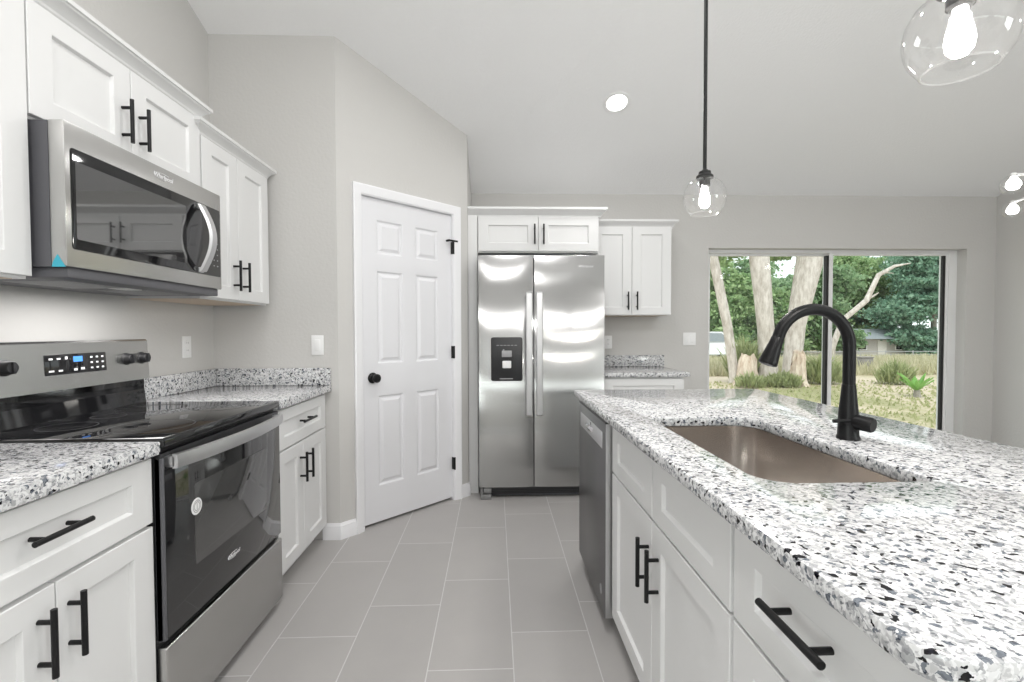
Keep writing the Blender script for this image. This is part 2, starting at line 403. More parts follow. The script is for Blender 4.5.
prism(bm, [(XL, YF-.15, 0), (XL, ry0, 0), (XL, ry0, up(ry0)), (XL, YF-.15, up(YF-.15))], (-.14, 0, 0)); prism(bm, [(XL, ry1, 0), (XL, YB+.15, 0), (XL, YB+.15, up(YB+.15)), (XL, YR, up(YR)), (XL, ry1, up(ry1))], (-.14, 0, 0))
box(bm, XL-.14, XL, ry0, ry1, 0, rz0); prism(bm, [(XL, ry0, rz1), (XL, ry1, rz1), (XL, ry1, up(ry1)), (XL, ry0, up(ry0))], (-.14, 0, 0)); struct(obj('wall_left', bm, WALL, smooth=False))
ADDED_LWIN = ((XL-.07, (ry0+ry1)/2, rz0), PI/2, (ry1-ry0)/2, rz1-rz0)
bm = BM(); ry0, ry1, rz0, rz1 = -3.35, -1.35, .88, 2.12  # invented opening too, for the added light towards the left wall
prism(bm, [(XR, YF-.15, 0), (XR, ry0, 0), (XR, ry0, up(ry0)), (XR, YF-.15, up(YF-.15))], (.14, 0, 0)); prism(bm, [(XR, ry1, 0), (XR, YB+.15, 0), (XR, YB+.15, up(YB+.15)), (XR, YR, up(YR)), (XR, ry1, up(ry1))], (.14, 0, 0))
box(bm, XR, XR+.14, ry0, ry1, 0, rz0); prism(bm, [(XR, ry0, rz1), (XR, ry1, rz1), (XR, ry1, up(ry1)), (XR, ry0, up(ry0))], (.14, 0, 0)); struct(obj('wall_right', bm, WALL, smooth=False))
bm = BM(); prism(bm, [(XL, YP, 0), (P1.x, YP, 0), (P1.x, YP, up(YP)), (XL, YP, up(YP))], (0, .1, 0)); struct(obj('wall_pantry', bm, WALL, smooth=False))
bm = BM(); prism(bm, [(P2.x, P2.y, 0), (P2.x, YB+.05, 0), (P2.x, YB+.05, up(YB+.05)), (P2.x, P2.y, up(P2.y))], (-.1, 0, 0)); struct(obj('wall_alcove', bm, WALL, smooth=False))
DS0, DS1, DZ = .150, .886, 2.076
bm = BM()
def dz(s): return up(P1.y + s*D45)
prism(bm, [(0, 0, 0), (DS0, 0, 0), (DS0, 0, dz(DS0)), (0, 0, dz(0))], (0, .1, 0))
prism(bm, [(DS1, 0, 0), (DL, 0, 0), (DL, 0, dz(DL)), (DS1, 0, dz(DS1))], (0, .1, 0))
prism(bm, [(DS0, 0, DZ), (DS1, 0, DZ), (DS1, 0, dz(DS1)), (DS0, 0, dz(DS0))], (0, .1, 0))
struct(obj('wall_diagonal', bm, WALL, loc=(P1.x, P1.y, 0), rotz=PI/4, smooth=False))
WX0, WX1, WZ = 1.908, 4.287, 1.964
bm = BM(); box(bm, XL-.1, WX0, YB, YB+.2, 0, up(YB)); box(bm, WX1, XR+.1, YB, YB+.2, 0, up(YB)); box(bm, WX0, WX1, YB, YB+.2, WZ, up(YB)); struct(obj('wall_back', bm, WALL, smooth=False))
bm = BM()
added_wins = [(-1.35, 1.15), (1.95, 4.25)]; wz0, wz1 = 1.74, 2.04  # invented slim windows, shaped for the bright band mirrored on the refrigerator
xs = [XL-.1, added_wins[0][0], added_wins[0][1], added_wins[1][0], added_wins[1][1], XR+.1]
for i in range(5):
    if i in (1, 3): box(bm, xs[i], xs[i+1], YF-.12, YF, 0, wz0); box(bm, xs[i], xs[i+1], YF-.12, YF, wz1, up(YF))
    else: box(bm, xs[i], xs[i+1], YF-.12, YF, 0, up(YF))
struct(obj('wall_front', bm, WALL, smooth=False))
for k, (wl, wr, h, H) in enumerate([((( a+b)/2, YF-.06, wz0), 0, (b-a)/2, wz1-wz0) for a, b in added_wins] + [((XR+.07, (ry0+ry1)/2, rz0), PI/2, (ry1-ry0)/2, rz1-rz0), ADDED_LWIN]):  # unseen windows, made up to hold the added fill lamps
    w_ = sthing('window_%d' % (k+2), wl, wr)
    bm = BM(); t = .05
    box(bm, -h, -h+t, -.03, .03, 0, H); box(bm, h-t, h, -.03, .03, 0, H); box(bm, -h, h, -.03, .03, 0, t); box(bm, -h, h, -.03, .03, H-t, H); box(bm, -t/2, t/2, -.03, .03, t, H-t); box(bm, -h, h, -.02, .02, H/2-.02, H/2+.02)
    obj('window_frame', bm, VINYL, w_, smooth=False)
    bm = BM(); box(bm, -h+t, h-t, -.004, .004, t, H-t); obj('window_pane', bm, PANE, w_, smooth=False)

# sliding glass door
sd = sthing('window_1', (WX0, YB, 0)); Wd = WX1-WX0
bm = BM()
box(bm, 0, .045, .09, .19, .03, WZ); box(bm, Wd-.075, Wd, .09, .19, .03, WZ); box(bm, .045, Wd-.075, .091, .189, WZ-.028, WZ); box(bm, 0, Wd, .07, .2, -.0, .03)
obj('door_frame', bm, VINYL, sd, smooth=False)
mid = Wd/2-.005
def spanel(name, x0, x1, y0, y1, sl, sr):
    bm = BM(); z0, z1 = .03, WZ-.028
    box(bm, x0, x0+sl, y0, y1, z0, z1); box(bm, x1-sr, x1, y0, y1, z0, z1); box(bm, x0+sl, x1-sr, y0, y1, z0, z0+.07); box(bm, x0+sl, x1-sr, y0, y1, z1-.018, z1)
    p = obj(name, bm, VINYL, sd, smooth=False)
    ym = (y0+y1)/2
    bm = BM(); box(bm, x0+sl, x1-sr, ym-.004, ym+.004, z0+.07, z1-.018); obj('glass_pane', bm, PANE, p, smooth=False)
    return p
lp = spanel('fixed_panel', .045, mid+.012, .145, .175, .035, .03)
rp = spanel('sliding_panel', mid-.012, Wd-.075, .10, .13, .036, .022)
bm = BM(); box(bm, Wd-.122, Wd-.097, .104, .126, .1, WZ-.047); box(bm, mid-.036, mid-.013, .104, .140, .1, WZ-.047); obj('gasket', bm, GASK, rp, smooth=False)

# pantry door, casing, baseboards (in the frame of the diagonal wall)
door = sthing('door_1', (P1.x, P1.y, 0), PI/4)
dx0, dx1, dz0, dz1, dy = DS0+.009, DS1-.009, .018, 2.064, .022
def six_panel(bm, x0, x1, z0, z1, y, t=.035):
    w_, h_ = x1-x0, z1-z0
    cx = [x0, x0+.112, x0+w_/2-.048, x0+w_/2+.048, x1-.112, x1]
    cz = [z0, z0+.225, z0+.225+.585, z0+1.005, z0+1.60, z0+1.70, z1-.125, z1]
    for i in range(5):
        for j in range(7):
            r = (cx[i], cx[i+1], cz[j], cz[j+1])
            if i in (1, 3) and j in (1, 3, 5):
                loft(bm, [R4(*r, y), RI(r, .006, y+.002), RI(r, .014, y+.010), RI(r, .024, y+.010), RI(r, .042, y+.002)], cap0=False)
            else: bm.faces.new([bm.verts.new(p) for p in R4(*r, y)])
    a = (x0, x1, z0, z1); loft(bm, [R4(*a, y), R4(*a, y+t)], cap0=False)
bm = BM(); six_panel(bm, dx0, dx1, dz0, dz1, dy); obj('door_slab', bm, DOORW, door, angle=20)
bm = BM(); kz, kx = .940, dx0+.076
lathe(bm, [(0, 0), (.032, 0), (.034, .004), (.028, .010), (.013, .013), (.012, .030), (.020, .036), (.0275, .046), (.0275, .056), (.020, .064), (0, .066)], 28, axis='y')
for v in bm.verts: v.co = Vector((v.co.x+kx, dy-v.co.y, v.co.z+kz))
obj('door_knob', bm, BLK, door)
for hz in (.27, 1.08, 1.83):
    bm = BM(); tube(bm, [(DS1-.006, -.004, hz-.045), (DS1-.006, -.004, hz+.045)], .0075, 10)
    box(bm, DS1-.012, DS1-.001, -.001, .02, hz-.044, hz+.044); hg = obj('hinge', bm, BLK, door)
bm = BM(); box(bm, DS1-.055, DS1+.03, -.016, -.010, 1.872, 1.884); tube(bm, [(DS1-.05, -.013, 1.878), (DS1-.05, .018, 1.878)], .008, 10); tube(bm, [(DS1+.025, -.013, 1.878), (DS1+.025, -.002, 1.878)], .008, 10)
obj('door_stop', bm, BLK, door)
def casing(x0, x1, z1, wd=.057):
    bm = BM(); prof = [(0, 0), (wd, 0), (wd, .018), (wd-.008, .02), (wd*.55, .016), (wd*.3, .012), (.006, .010), (0, .006)]
    # profile: distance outward from opening edge, thickness towards the room (-y)
    def col(pts):
        rows = []
        for (px, pz, mx, mz) in pts: rows.append([bm.verts.new((px+mx*o, -t, pz+mz*o)) for o, t in prof])
        n = len(prof)
        for a, b in zip(rows, rows[1:]):
            for k in range(n): bm.faces.new((a[k], a[(k+1) % n], b[(k+1) % n], b[k]))
        bm.faces.new(rows[0]); bm.faces.new(rows[-1][::-1])
    col([(x0, 0, -1, 0), (x0, z1, -1, 1), (x1, z1, 1, 1), (x1, 0, 1, 0)])
    # jamb lining
    box(bm, DS0-.0005, x0+.004, -.002, .1, 0, z1); box(bm, x1-.004, DS1+.0005, -.002, .1, 0, z1); box(bm, DS0, DS1, -.002, .1, z1-.004, DZ+.0005)
    return bm
bm = casing(DS0+.005, DS1-.005, DZ-.006); struct(obj('trim_1', bm, TRIM, loc=(P1.x, P1.y, 0), rotz=PI/4, angle=25))
BP = [(0, 0), (.014, 0), (.014, .062), (.011, .070), (.011, .080), (.006, .088), (.004, .096), (0, .096)]
ca, cb_ = DS0+.005-.057, DS1-.005+.057
def dl(s): p = P1 + Vector((D45, D45))*s; return (p.x, p.y)
bm = BM(); sweep(bm, [(-1.02, YP), (P1.x, P1.y), dl(ca)], BP); struct(obj('baseboard_pantry', bm, TRIM, angle=25))
bm = BM(); sweep(bm, [dl(cb_), dl(DL), (P2.x, P2.y+.03)], BP); struct(obj('baseboard_alcove', bm, TRIM, angle=25))
bm = BM(); sweep(bm, [(1.46, YB), (WX0, YB)], BP); sweep(bm, [(WX1, YB), (XR, YB), (XR, YF), (XL, YF)], BP); struct(obj('baseboard_dining', bm, TRIM, angle=25))

# ------------------------------------------------------------------ cabinets (front faces -y, width along +x)
def handle(parent, x, z, ln=.150, vert=True, y=-.02, r=.0064, so=.034, mat=BLK):
    bm = BM(); s = ln*.31
    if vert:
        tube(bm, [(x, y-so, z-ln/2), (x, y-so, z+ln/2)], r, 12)
        for d in (-s, s): tube(bm, [(x, y+.001, z+d), (x, y-so, z+d)], r*.85, 10)
    else:
        tube(bm, [(x-ln/2, y-so, z), (x+ln/2, y-so, z)], r, 12)
        for d in (-s, s): tube(bm, [(x+d, y+.001, z), (x+d, y-so, z)], r*.85, 10)
    return obj('handle', bm, mat, parent)
G = .0018
def cab_door(root, x0, x1, z0, z1, hx=None, hz=None, **kw):
    bm = BM(); shaker(bm, x0+G, x1-G, z0+G, z1-G, **kw); d = obj('door', bm, CAB, root, angle=25)
    if hx is not None: handle(d, hx, hz)
    return d
def cab_drawer(root, x0, x1, z0, z1, pull=True, name='drawer', ln=.165, hs=0, hz=0, **kw):
    bm = BM(); shaker(bm, x0+G, x1-G, z0+G, z1-G, sz=.055, **kw); d = obj(name, bm, CAB, root, angle=25)
    if pull: handle(d, (x0+x1)/2+hs, (z0+z1)/2+.006+hz, ln, False)
    return d
def base_body(root, w_, depth, ztop=.882, toe=.10, floor_in=.07):
    bm = BM(); box(bm, 0, w_, 0, depth, toe, ztop); box(bm, .001, w_-.001, floor_in, depth, 0, toe+.001); return obj('carcass', bm, CAB, root, smooth=False)
def wall_body(root, w_, depth, z0, z1):
    bm = BM(); box(bm, 0, w_, 0, depth, z0, z1); b = obj('carcass', bm, CAB, root, smooth=False)
    bm = BM(); box(bm, .018, w_-.018, .02, depth-.002, z0-.0015, z0+.001); obj('underside', bm, CABIN, root, smooth=False); return b
CR = [(0, -.015), (.008, -.015), (.010, -.003), (.015, .002), (.017, .009), (.030, .026), (.042, .034), (.044, .039), (.050, .041), (.050, .055), (0, .055)]
def crown(root, w_, depth, z, left=True, right=True, prof=CR, rd=None):
    path = ([(0, depth)] if left else []) + [(0, 0), (w_, 0)] + ([(w_, rd or depth)] if right else [])
    bm = BM(); sweep(bm, path, prof, z); box(bm, 0, w_, 0, depth, z, z+.02)
    return obj('crown_moulding', bm, CAB, root, angle=20)
RL = PI/2
# left wall: base cabinet by the camera
c = thing('base_cabinet', 'white shaker base cabinet left of the range, wide drawer over two doors', 'cabinet', (-1.005, .775, 0), RL, 'white base cabinets')
w_ = .61; base_body(c, w_, .628)
cab_drawer(c, 0, w_, .684, .874, ln=.142, hs=-.010, hz=.010)
cab_door(c, 0, w_/2, .105, .676, w_/2-.043, .563); cab_door(c, w_/2, w_, .105, .676, w_/2+.031, .563)
# base cabinet between range and pantry wall
c = thing('base_cabinet', 'white shaker base cabinet between the range and the pantry wall', 'cabinet', (-1.005, 2.160, 0), RL, 'white base cabinets')
w_ = .625; base_body(c, w_+.028, .628)
cab_drawer(c, 0, w_-.01, .682, .872, ln=.16)
cab_door(c, 0, .292, .105, .676, .252, .55); cab_door(c, .292, w_-.01, .105, .676, .332, .55)
# wall cabinets, left wall
ZU0, ZU1 = 1.383, 2.112
c = thing('wall_cabinet', 'white shaker wall cabinet left of the microwave, cut off by the picture edge', 'cabinet', (-1.31, .762, 0), RL, 'white wall cabinets')
wall_body(c, .612, .322, ZU0, 2.18); cab_door(c, 0, .306, ZU0+.006, 2.166, .27, 1.50); cab_door(c, .306, .612, ZU0+.006, 2.166, .342, 1.50)
crown(c, .612, .322, 2.172, True, False)
c = thing('wall_cabinet', 'short white shaker wall cabinet directly above the microwave', 'cabinet', (-1.31, 1.376, 0), RL, 'white wall cabinets')
w_ = .772; wall_body(c, w_, .322, 1.835, 2.18)
cab_door(c, 0, w_/2-.010, 1.842, 2.166, w_/2-.052, 1.966); cab_door(c, w_/2-.010, w_, 1.842, 2.166, w_/2+.028, 1.966); crown(c, w_, .322, 2.172, False, True)
c = thing('wall_cabinet', 'tall white shaker wall cabinet between microwave and pantry corner', 'cabinet', (-1.31, 2.156, 0), RL, 'white wall cabinets')
w_ = .610; wall_body(c, w_, .322, ZU0, ZU1)
cab_door(c, 0, .290, ZU0+.006, ZU1-.008, .242, 1.510); cab_door(c, .290, w_, ZU0+.006, ZU1-.008, .328, 1.510); crown(c, w_, .322, 2.106, True, True)

# countertops, left run (origin at the wall-side front corner of each)
def ctop(name, label, x0, x1, y0, y1, group, rs=(0, 0, 0, 0)):
    bm = BM(); slab(bm, rrect(x0, x1, y0, y1, rs), .882, .920, bev=.004)
    for v in bm.verts: v.co -= Vector((x0, y0, .882))
    return tag(obj(name, bm, GRAN, loc=(x0, y0, .882), angle=40), label, 'countertop', group)
t = ctop('countertop', 'speckled granite countertop left of the range', XL+.001, -.962, .55, 1.385, 'granite countertops')
bm = BM(); box(bm, 0, .022, 0, .834, .038, .138, .003); obj('backsplash', bm, GRAN, t)
t = ctop('countertop', 'speckled granite countertop in the corner between range and pantry wall', XL+.001, -.962, 2.152, YP-.001, 'granite countertops')
bm = BM(); box(bm, 0, .022, 0, .661, .038, .138, .003); obj('backsplash', bm, GRAN, t)
bm = BM(); box(bm, .0225, .672, .639, .661, .038, .138, .003); obj('backsplash', bm, GRAN, t)

# ------------------------------------------------------------------ range
RW = .752
rg = thing('range', 'freestanding stainless electric range with black glass cooktop and oven door', 'stove', (-.99, 1.391, 0), RL)
w_ = RW
bm = BM(); box(bm, 0, w_, 0, .63, .035, .895); box(bm, .03, w_-.03, .05, .55, 0, .036); obj('body', bm, BLKP, rg, smooth=False)
bm = BM(); box(bm, -.002, w_-.012, -.034, .60, .897, .927, .008, 3); obj('cooktop', bm, BLKG, rg)
bm = BM()
for (bx, by, rr) in ((.19, .13, .115), (.57, .13, .09), (.19, .40, .075), (.57, .40, .115), (.38, .42, .05)):
    lathe(bm, [(rr, .9273), (rr+.002, .9276), (rr+.004, .9273)], 40, (bx, by, 0))
obj('burner_ring', bm, BLKP, rg)
# oven door: steel-edged black glass
od = obj('oven_door', box(BM(), .003, w_-.003, -.022, .0, .327, .880, .004), BLKP, rg)
bm = BM(); box(bm, .012, w_-.004, -.0265, -.0215, .331, .835, .002); obj('door_glass', bm, OVENG, od)
bm = BM(); box(bm, .003, .012, -.026, -.002, .329, .866, .001); obj('door_edge', bm, DGREY, od)
bm = BM(); loft(bm, [[(x, -.0268, z) for x, z in rrect(.145, .625, .485, .747, (.012,)*4)], [(x, -.0272, z) for x, z in rrect(.146, .624, .486, .746, (.012,)*4)]]); obj('oven_window', bm, OVENW, od)
bm = BM(); n = 24; lo = []
for k in range(n+1):
    u = k/n; x = .022 + (w_-.062)*u; y = -.046 - .034*math.sin(PI*u)**.8
    lo.append([(x, y-.011, .834), (x, y-.013, .854), (x, y-.011, .874), (x, y+.003, .876), (x, y+.003, .832)])
loft(bm, lo); box(bm, .022, .044, -.05, -.02, .836, .870, .003); box(bm, w_-.062, w_-.040, -.05, -.02, .836, .870, .003)
obj('handle', bm, HANDST, od)
bm = BM(); lathe(bm, [(0, -.0285), (.026, -.0285), (.027, -.0275), (.027, -.0268)], 30, axis='y')
for v in bm.verts: v.co += Vector((.155, 0, .672))
st = obj('sticker', bm, WHITEP, od)
bm = BM()
for r_ in (.012, .0175): lathe(bm, [(r_, -.0286), (r_+.0015, -.0289), (r_+.003, -.0286)], 24, (.155, 0, .672), axis='y')
box(bm, .1535, .1565, -.0289, -.0285, .662, .682); obj('emblem', bm, MGREY, od)
text('logo', 'Whirlpool', .019, LOGO, od, (.365, -.0272, .415))
bm = BM(); tube(bm, [(.365+.038*math.cos(a), -.0272, .416+.010*math.sin(a)) for a in [PI*(.3+1.3*k/16) for k in range(17)]], .0007, 6); obj('logo_swoosh', bm, LOGO, od)
bm = BM(); box(bm, .001, w_-.001, -.030, .0, .040, .309, .006, 3); obj('storage_drawer', bm, STEEL, rg)
# backguard: angled black riser and steel control panel (leans back a little)
bm = BM(); prism(bm, [(0, .548, .922), (0, .556, .985), (0, .556, 1.030), (0, .630, 1.030), (0, .630, .90)], (w_-.006, 0, 0)); obj('riser', bm, BLKG, rg, smooth=False)
bm = BM(); prism(bm, [(0, .536, 1.030), (0, .544, 1.195), (0, .550, 1.202), (0, .632, 1.202), (0, .632, 1.030)], (w_, 0, 0)); bgd = obj('control_panel', bm, STEEL, rg, smooth=False)
def bgy(z): return .536 + (z-1.030)/.153*.008
tl = math.atan2(.008, .153)
def tilt(bm, x, z, off=0.):
    M_ = Matrix.Translation((x, bgy(z)-off, z)) @ Matrix.Rotation(-tl, 4, 'X'); bmesh.ops.transform(bm, matrix=M_, verts=bm.verts)
bm = BM(); box(bm, -.128, .128, -.002, .004, -.036, .036, .0015); tilt(bm, .396, 1.120); disp = obj('display', bm, BLKG, bgd)
bm = BM(); box(bm, -.022, .016, -.0026, -.002, .006, .026); tilt(bm, .401, 1.120); obj('clock', bm, BLUED, bgd)
for (x, z, a, h) in [(-.105, .02, .007, .003), (-.075, .02, .007, .003), (-.045, .022, .005, .005), (-.105, -.022, .010, .003), (-.07, -.022, .008, .003), (-.01, -.022, .007, .004), (.02, -.02, .008, .004)] + [(.06+.025*i, .02-.02*j, .005, .003) for i in range(3) for j in range(3)]:
    bm = BM(); box(bm, x-a, x+a, -.0026, -.002, z-h, z+h); tilt(bm, .396, 1.120); obj('key', bm, PRINT, bgd)
for kx_ in (.047, .137, .628, .712):
    bm = BM(); lathe(bm, [(0, -.028), (.018, -.028), (.0205, -.024), (.022, -.006), (.026, -.003), (.026, .001), (0, .001)], 24, axis='y'); box(bm, -.0045, .0045, -.034, -.024, -.019, .019, .002)
    tilt(bm, kx_, 1.122); obj('knob', bm, BLKP, bgd)

# ------------------------------------------------------------------ microwave
mw = thing('microwave', 'stainless over-the-range microwave with black glass door and bowed handle', 'microwave', (-1.207, 1.386, 1.420), RL)
w_, h_ = .760, .412
bm = BM(); box(bm, .001, w_-.001, .045, .425, 0, h_-.002); obj('case', bm, DGREY, mw, smooth=False)
bm = BM(); box(bm, .012, w_-.012, .010, .42, -.030, 0, .004); u_ = obj('underside', bm, DGREY, mw)
for xx in (.09, .43):
    bm = BM(); box(bm, xx, xx+.24, .09, .27, -.0325, -.0295)
    for k in range(9): box(bm, xx+.012+k*.025, xx+.026+k*.025, .10, .26, -.0340, -.032)
    obj('grease_filter', bm, MGREY, u_, smooth=False)
bm = BM(); box(bm, .34, .42, .10, .16, -.0325, -.0295); obj('light_lens', bm, WHITEP, u_); light('lamp', 'AREA', (.38, .13, -.045), (0, 0, 0), 3.7, (1, .985, .97), .5, .22, parent=mw)  # area lamp added under the microwave to brighten wall and island
fr = obj('front', box(BM(), 0, w_, 0, .045, 0, h_, .004), STEEL, mw)
bm = BM(); loft(bm, [[(x, -.0005, z) for x, z in rrect(.018, w_-.012, .052, .341, (.008,)*4)], [(x, -.0025, z) for x, z in rrect(.018, w_-.012, .052, .341, (.008,)*4)], [(x, -.0032, z) for x, z in rrect(.020, w_-.014, .054, .339, (.008,)*4)]]); gl = obj('door_glass', bm, BLKG, mw)
bm = BM(); loft(bm, [[(x, -.0033, z) for x, z in rrect(.030, .520, .082, .305, (.006,)*4)], [(x, -.0036, z) for x, z in rrect(.030, .520, .082, .305, (.006,)*4)]]); obj('window', bm, MWG, gl)
bm = BM(); n = 20; lo = []
for k in range(n+1):
    u = k/n; z = .060 + .270*u; s = math.sin(PI*u); y = -.012-.045*s; x = .598
    lo.append([(x-.020, y, z), (x-.016, y-.010, z), (x+.016, y-.010, z), (x+.020, y, z), (x+.012, y+.005, z), (x-.012, y+.005, z)])
loft(bm, lo); box(bm, .584, .612, -.014, -.002, .056, .076, .003); box(bm, .584, .612, -.014, -.002, .314, .334, .003); obj('handle', bm, HANDST, fr)
for i in range(2):
    for j in range(5): obj('key', box(BM(), .695+i*.025, .703+i*.025, -.0036, -.0031, .095+j*.024, .099+j*.024), MGREY, gl, smooth=False)
text('logo', 'Whirlpool', .024, LOGO, fr, (.400, -.0005, .377))
bm = BM(); tube(bm, [(.40+.048*math.cos(a), -.0008, .378+.011*math.sin(a)) for a in [PI*(.3+1.3*k/16) for k in range(17)]], .0008, 6); obj('logo_swoosh', bm, LOGO, fr)
bm = BM(); loft(bm, [[(-.0012, .004, -.001), (-.0012, .042, -.001), (-.0012, .038, .014), (-.0012, .026, .034), (-.0012, .012, .012)], [(.0, .004, -.001), (.0, .042, -.001), (.0, .038, .014), (.0, .026, .034), (.0, .012, .012)]]); obj('corner_film', bm, BLUE, fr, smooth=False)

# ------------------------------------------------------------------ refrigerator
fg = thing('refrigerator', 'stainless side-by-side refrigerator with black dispenser', 'refrigerator', (-.118, 3.44, 0))
w_ = .920; sp = .402
bm = BM(); box(bm, .006, w_-.006, .07, .70, .03, 1.775); box(bm, .02, w_-.02, .06, .68, 0.006, .031); obj('cabinet_body', bm, DGREY, fg, smooth=False)
def fdoor(name, x0, x1):
    bm = BM(); n = 14; lo = []
    for k in range(n+1):
        u = k/n; x = x0+(x1-x0)*u; e = max(0., abs(2*u-1)**6)
        y = .003 - .002*(1-(2*u-1)**2) + .004*e
        lo.append([(x, y, .088), (x, y-.0, 1.776), (x, y+.004, 1.782), (x, .066, 1.782), (x, .066, .084), (x, y+.004, .084)])
    loft(bm, lo); return obj(name, bm, FRST, fg, angle=40)
fl = fdoor('freezer_door', 0, sp-.004); frd = fdoor('fresh_food_door', sp+.004, w_)
for p, x in ((fl, sp-.037), (frd, sp+.037)):
    bm = BM(); hz0, hz1 = .615, 1.512
    lo = []
    for z, yo in ((hz0, 0.), (hz0+.012, -.012), (hz1-.012, -.012), (hz1, 0.)):
        lo.append([(x-.023, -.040+yo, z), (x-.018, -.046+yo, z), (x+.018, -.046+yo, z), (x+.023, -.040+yo, z), (x+.019, -.032+yo*.5, z), (x-.019, -.032+yo*.5, z)])
    loft(bm, lo)
    for z in (hz0+.03, hz1-.03): box(bm, x-.016, x+.016, -.045, .003, z-.024, z+.024, .003)
    obj('handle', bm, HANDST, p)
X0, X1, Z0, Z1 = .090, .318, .868, 1.186
bm = BM(); o_ = rrect(X0, X1, Z0, Z1, (.014,)*4); i_ = rrect(X0+.016, X1-.016, Z0+.03, Z0+.19, (.006,)*4)
def lp_(pts, y): return [(x, y, z) for x, z in pts]
loft(bm, [lp_(o_, .003), lp_(o_, -.005), lp_(rrect(X0+.002, X1-.002, Z0+.002, Z1-.002, (.013,)*4), -.0065)]); dp = obj('dispenser', bm, BLKP, fg)
bm = BM(); loft(bm, [lp_(i_, -.0062), lp_(i_, -.0066), lp_(rrect(X0+.022, X1-.022, Z0+.036, Z0+.184, (.006,)*4), -.0064)]); obj('recess', bm, BLKP, dp)
bm = BM(); box(bm, X0+.078, X0+.150, -.022, -.006, Z0+.175, Z0+.222, .004); box(bm, X0+.086, X0+.096, -.020, -.006, Z0+.222, Z0+.232, .002); obj('spout', bm, MGREY, dp)
bm = BM(); box(bm, X0+.082, X0+.146, -.018, -.006, Z0+.094, Z0+.148, .006); box(bm, X0+.108, X0+.120, -.020, -.006, Z0+.100, Z0+.144, .003); obj('paddle', bm, WHITEP, dp)
for k in range(6): obj('indicator', box(BM(), X0+.040+k*.026, X0+.058+k*.026, -.0072, -.0064, Z0+.258, Z0+.262), MGREY, dp, smooth=False)
obj('lettering', box(BM(), X0+.062, X0+.158, -.0072, -.0064, Z0+.014, Z0+.020), MGREY, dp, smooth=False)
text('logo', 'Whirlpool', .026, LOGO, frd, (.78, -.0006, 1.70))
bm = BM(); box(bm, .07, w_-.012, .025, .06, .030, .078, .003)
for k in range(3): box(bm, .075, w_-.014, .022, .027, .037+k*.013, .043+k*.013)
obj('kick_grille', bm, BLKP, fg)
for x in (.010, w_-.085):
    bm = BM(); box(bm, x, x+.078, -.012, .055, .0, .036, .006); box(bm, x+.022, x+.078, -.002, .055, .044, .078, .004); box(bm, x, x+.016, .0, .05, .036, .08, .003); obj('foot', bm, plain('foot_grey', (.2, .2, .2), .4), fg)

# cabinets round the refrigerator
fc = thing('refrigerator_cabinet', 'white shaker cabinet and tall side filler enclosing the refrigerator', 'cabinet', (-.199, 3.60, 0))
w_ = .992
bm = BM(); box(bm, .072, w_, 0, .575, 1.822, 2.10); obj('carcass', bm, CAB, fc, smooth=False)
bm = BM(); box(bm, 0, .070, -.018, .02, 0, 2.10); box(bm, .050, .070, .0, .575, 0, 2.10); obj('side_filler', bm, CAB, fc, smooth=False)
cab_door(fc, .076, .529, 1.830, 2.090, .500, 1.955); cab_door(fc, .529, w_-.006, 1.830, 2.090, .568, 1.955)
crown(fc, w_, .575, 2.09, False, True, [(0, 0), (.010, 0), (.012, .012), (.022, .020), (.040, .038), (.052, .046), (.056, .050), (.056, .066), (0, .066)], .19)
c = thing('wall_cabinet', 'white shaker wall cabinet on the back wall right of the refrigerator', 'cabinet', (.800, 3.89, 0), 0, 'white wall cabinets')
w_ = .656; wall_body(c, w_, .288, 1.357, 2.09); cab_door(c, 0, .328, 1.360, 2.083, .291, 1.475); cab_door(c, .328, w_, 1.360, 2.083, .365, 1.475); crown(c, w_, .288, 2.082, False, True)
c = thing('base_cabinet', 'white base cabinet on the back wall right of the refrigerator', 'cabinet', (.815, 3.572, 0), 0, 'white base cabinets')
w_ = .625; base_body(c, w_, .60, .880); cab_drawer(c, 0, w_, .682, .868, False); cab_door(c, 0, w_/2, .105, .676, w_/2-.037, .55); cab_door(c, w_/2, w_, .105, .676, w_/2+.037, .55)
bm = BM(); slab(bm, rrect(0, .662, 0, .649, (0, 0, 0, 0)), 0, .034)
t = tag(obj('countertop', bm, GRAN, loc=(.815, 3.53, .880)), 'small speckled granite countertop on the back wall beside the refrigerator', 'countertop', 'granite countertops')
bm = BM(); box(bm, 0, .690, .627, .649, .034, .134, .003); obj('backsplash', bm, GRAN, t)

# ------------------------------------------------------------------ island
IX0, IX1, IY0, IY1 = .424, 1.420, .432, 2.540
hole = rrect(.566, .938, .966, 1.706, (.075, .022, .085, .022), 10)
bm = BM(); slab(bm, rrect(IX0, IX1, IY0, IY1, (.045, .045, .03, .02), 8), .882, .914, [hole[::-1]] if False else [hole], .005)
for v in bm.verts: v.co -= Vector((IX0, IY0, .882))
tag(obj('countertop', bm, GRAN, loc=(IX0, IY0, .882)), 'large speckled granite island countertop with a sink cutout', 'countertop', 'granite countertops')
c = thing('sink_cabinet', 'white shaker island cabinet under the sink, two false drawers over two doors', 'cabinet', (.485, 1.862, 0), -RL)
w_ = .955
bm = BM(); box(bm, 0, w_, 0, .02, .1, .882); box(bm, 0, .018, .02, .60, .1, .882); box(bm, w_-.018, w_, .02, .60, .1, .882); box(bm, 0, w_, .585, .60, .1, .882); box(bm, 0, w_, .02, .6, .1, .118); box(bm, .001, w_-.001, .07, .59, 0, .101); obj('carcass', bm, CAB, c, smooth=False)
cab_drawer(c, .004, .480, .672, .862, False, 'false_drawer'); cab_drawer(c, .484, w_-.004, .672, .862, False, 'false_drawer')
cab_door(c, .004, .482, .09, .668, .452, .530); cab_door(c, .482, w_-.004, .09, .668, .538, .530)
